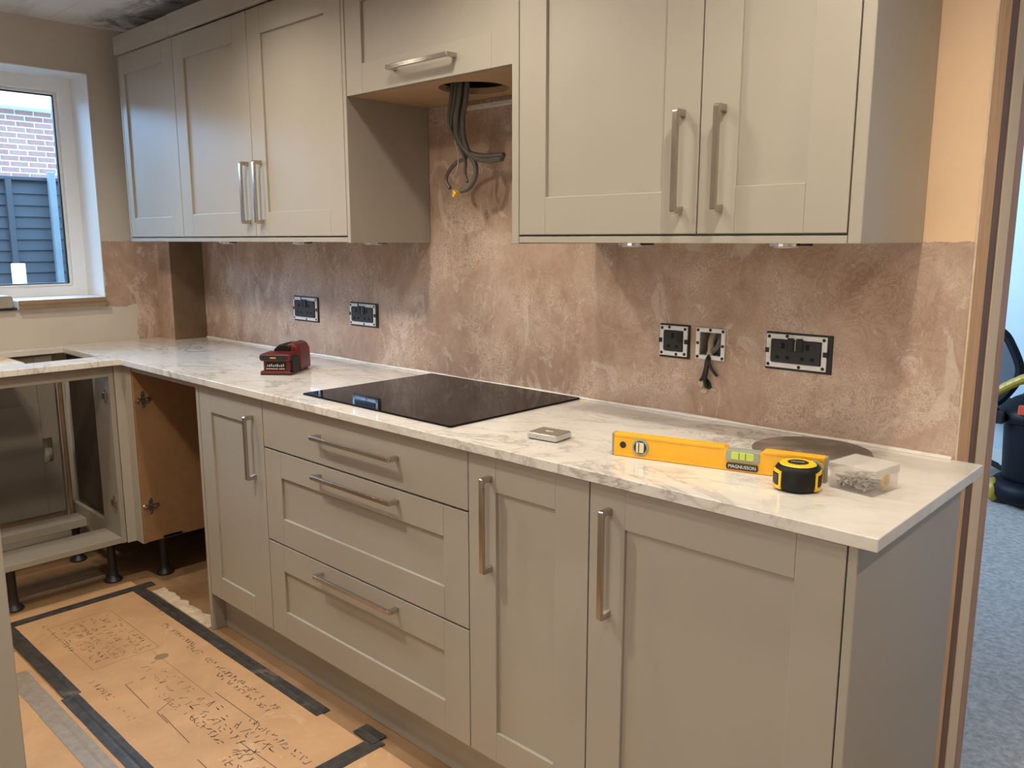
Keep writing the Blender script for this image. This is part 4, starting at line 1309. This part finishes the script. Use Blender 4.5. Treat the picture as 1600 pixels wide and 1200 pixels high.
# ================================================================ NEXT ROOM
vx, vy = 1.855, 3.16
t = thing('vacuum_cleaner', 'black drum vacuum cleaner with yellow wheels behind the doorway timber', 'vacuum cleaner', (vx, vy, FZ))
obj('base_tub', lathe(BM(), [(0.20, 0.03), (0.225, 0.06), (0.225, 0.11), (0.20, 0.135), (0.17, 0.14)], (vx, vy, FZ), 32), 'vac', t, smooth=True)
obj('drum', lathe(BM(), [(0.165, 0.13), (0.172, 0.16), (0.185, 0.44), (0.188, 0.46)], (vx, vy, FZ), 36), 'vac', t, smooth=True)
obj('lid', lathe(BM(), [(0.205, 0.455), (0.212, 0.47), (0.212, 0.51), (0.195, 0.535), (0.15, 0.575), (0.10, 0.60), (0.04, 0.605)], (vx, vy, FZ), 36), 'vac', t, smooth=True)
obj('lid_clip', bx(vx - 0.225, vx - 0.15, vy - 0.19, vy - 0.12, FZ + 0.45, FZ + 0.51), 'black', t, 0.008)
obj('switch_panel', bx(vx - 0.085, vx + 0.10, vy - 0.215, vy - 0.19, FZ + 0.515, FZ + 0.565), 'vac_red', t, 0.004)
obj('top_handle', tube(BM(), [(vx - 0.08, vy - 0.08, FZ + 0.585), (vx - 0.06, vy - 0.05, FZ + 0.64), (vx + 0.06, vy, FZ + 0.65), (vx + 0.1, vy + 0.02, FZ + 0.58)], 0.018, 10), 'vac', t)
for a in (205, 335, 90):
    cx, cy = vx + 0.21 * math.cos(math.radians(a)), vy + 0.21 * math.sin(math.radians(a))
    obj('wheel', lathe(BM(), [(0.02, -0.035), (0.05, -0.028), (0.068, 0.0), (0.05, 0.028), (0.02, 0.035)], (0, 0, 0), 24), 'hose', t, smooth=True, local=True)
    w = t.children[-1]
    w.location = (cx - vx, cy - vy, 0.069)
    w.rotation_euler = (PI / 2, 0, math.radians(a) + PI / 2)
obj('hose', tube(BM(), [(vx - 0.20, vy - 0.16, FZ + 0.53), (vx - 0.25, vy - 0.20, FZ + 0.55), (vx - 0.17, vy - 0.20, FZ + 0.64), (vx - 0.02, vy - 0.22, FZ + 0.735), (vx + 0.15, vy - 0.2, FZ + 0.80), (vx + 0.3, vy - 0.1, FZ + 0.78), (vx + 0.36, vy + 0.1, FZ + 0.5), (vx + 0.2, vy + 0.15, FZ + 0.4)],
      lambda s: 0.024 + 0.0012 * math.sin(s * 700), 12, k=20), 'hose', t)

t = thing('office_chair', 'dark chair with a rounded back standing behind the vacuum cleaner', 'chair', (1.47, 3.5, FZ))
bm = BM()
loop = [(1.45, 3.42, 0.40), (1.56, 3.42, 0.43), (1.645, 3.42, 0.545), (1.665, 3.42, 0.64), (1.62, 3.42, 0.755), (1.56, 3.42, 0.84), (1.45, 3.42, 0.86), (1.34, 3.42, 0.84), (1.28, 3.42, 0.755), (1.24, 3.42, 0.64), (1.26, 3.42, 0.545), (1.34, 3.42, 0.43), (1.45, 3.42, 0.40)]
obj('back_frame', tube(bm, loop, 0.024, 10), 'vac', t)
obj('backrest', prism(BM(), [(p_[0] + (1.45 - p_[0]) * 0.05, p_[2]) for p_ in loop[:-1]], 3.415, 3.43, 'y'), 'mesh_grey', t)
obj('seat', prism(BM(), rrect(1.22, 1.68, 3.44, 3.86, 0.06), 0.34, 0.40), 'vac', t, 0.015)
obj('post', cyl(BM(), (1.45, 3.65, 0.02), 0.025, 0.33, 'z', 14), 'black', t)
bm = BM()
for k in range(5):
    a = 2 * PI * k / 5
    tube(bm, [(1.45, 3.65, 0.05), (1.45 + 0.2 * math.cos(a), 3.65 + 0.2 * math.sin(a), -0.03)], 0.016, 8, smooth=False)
obj('base_star', bm, 'black', t)

# ================================================================ lift everything to floor level zero
for o in S.objects:
    if o.parent is None and o.type not in ('CAMERA', 'LIGHT'):
        o.location.z += ZO
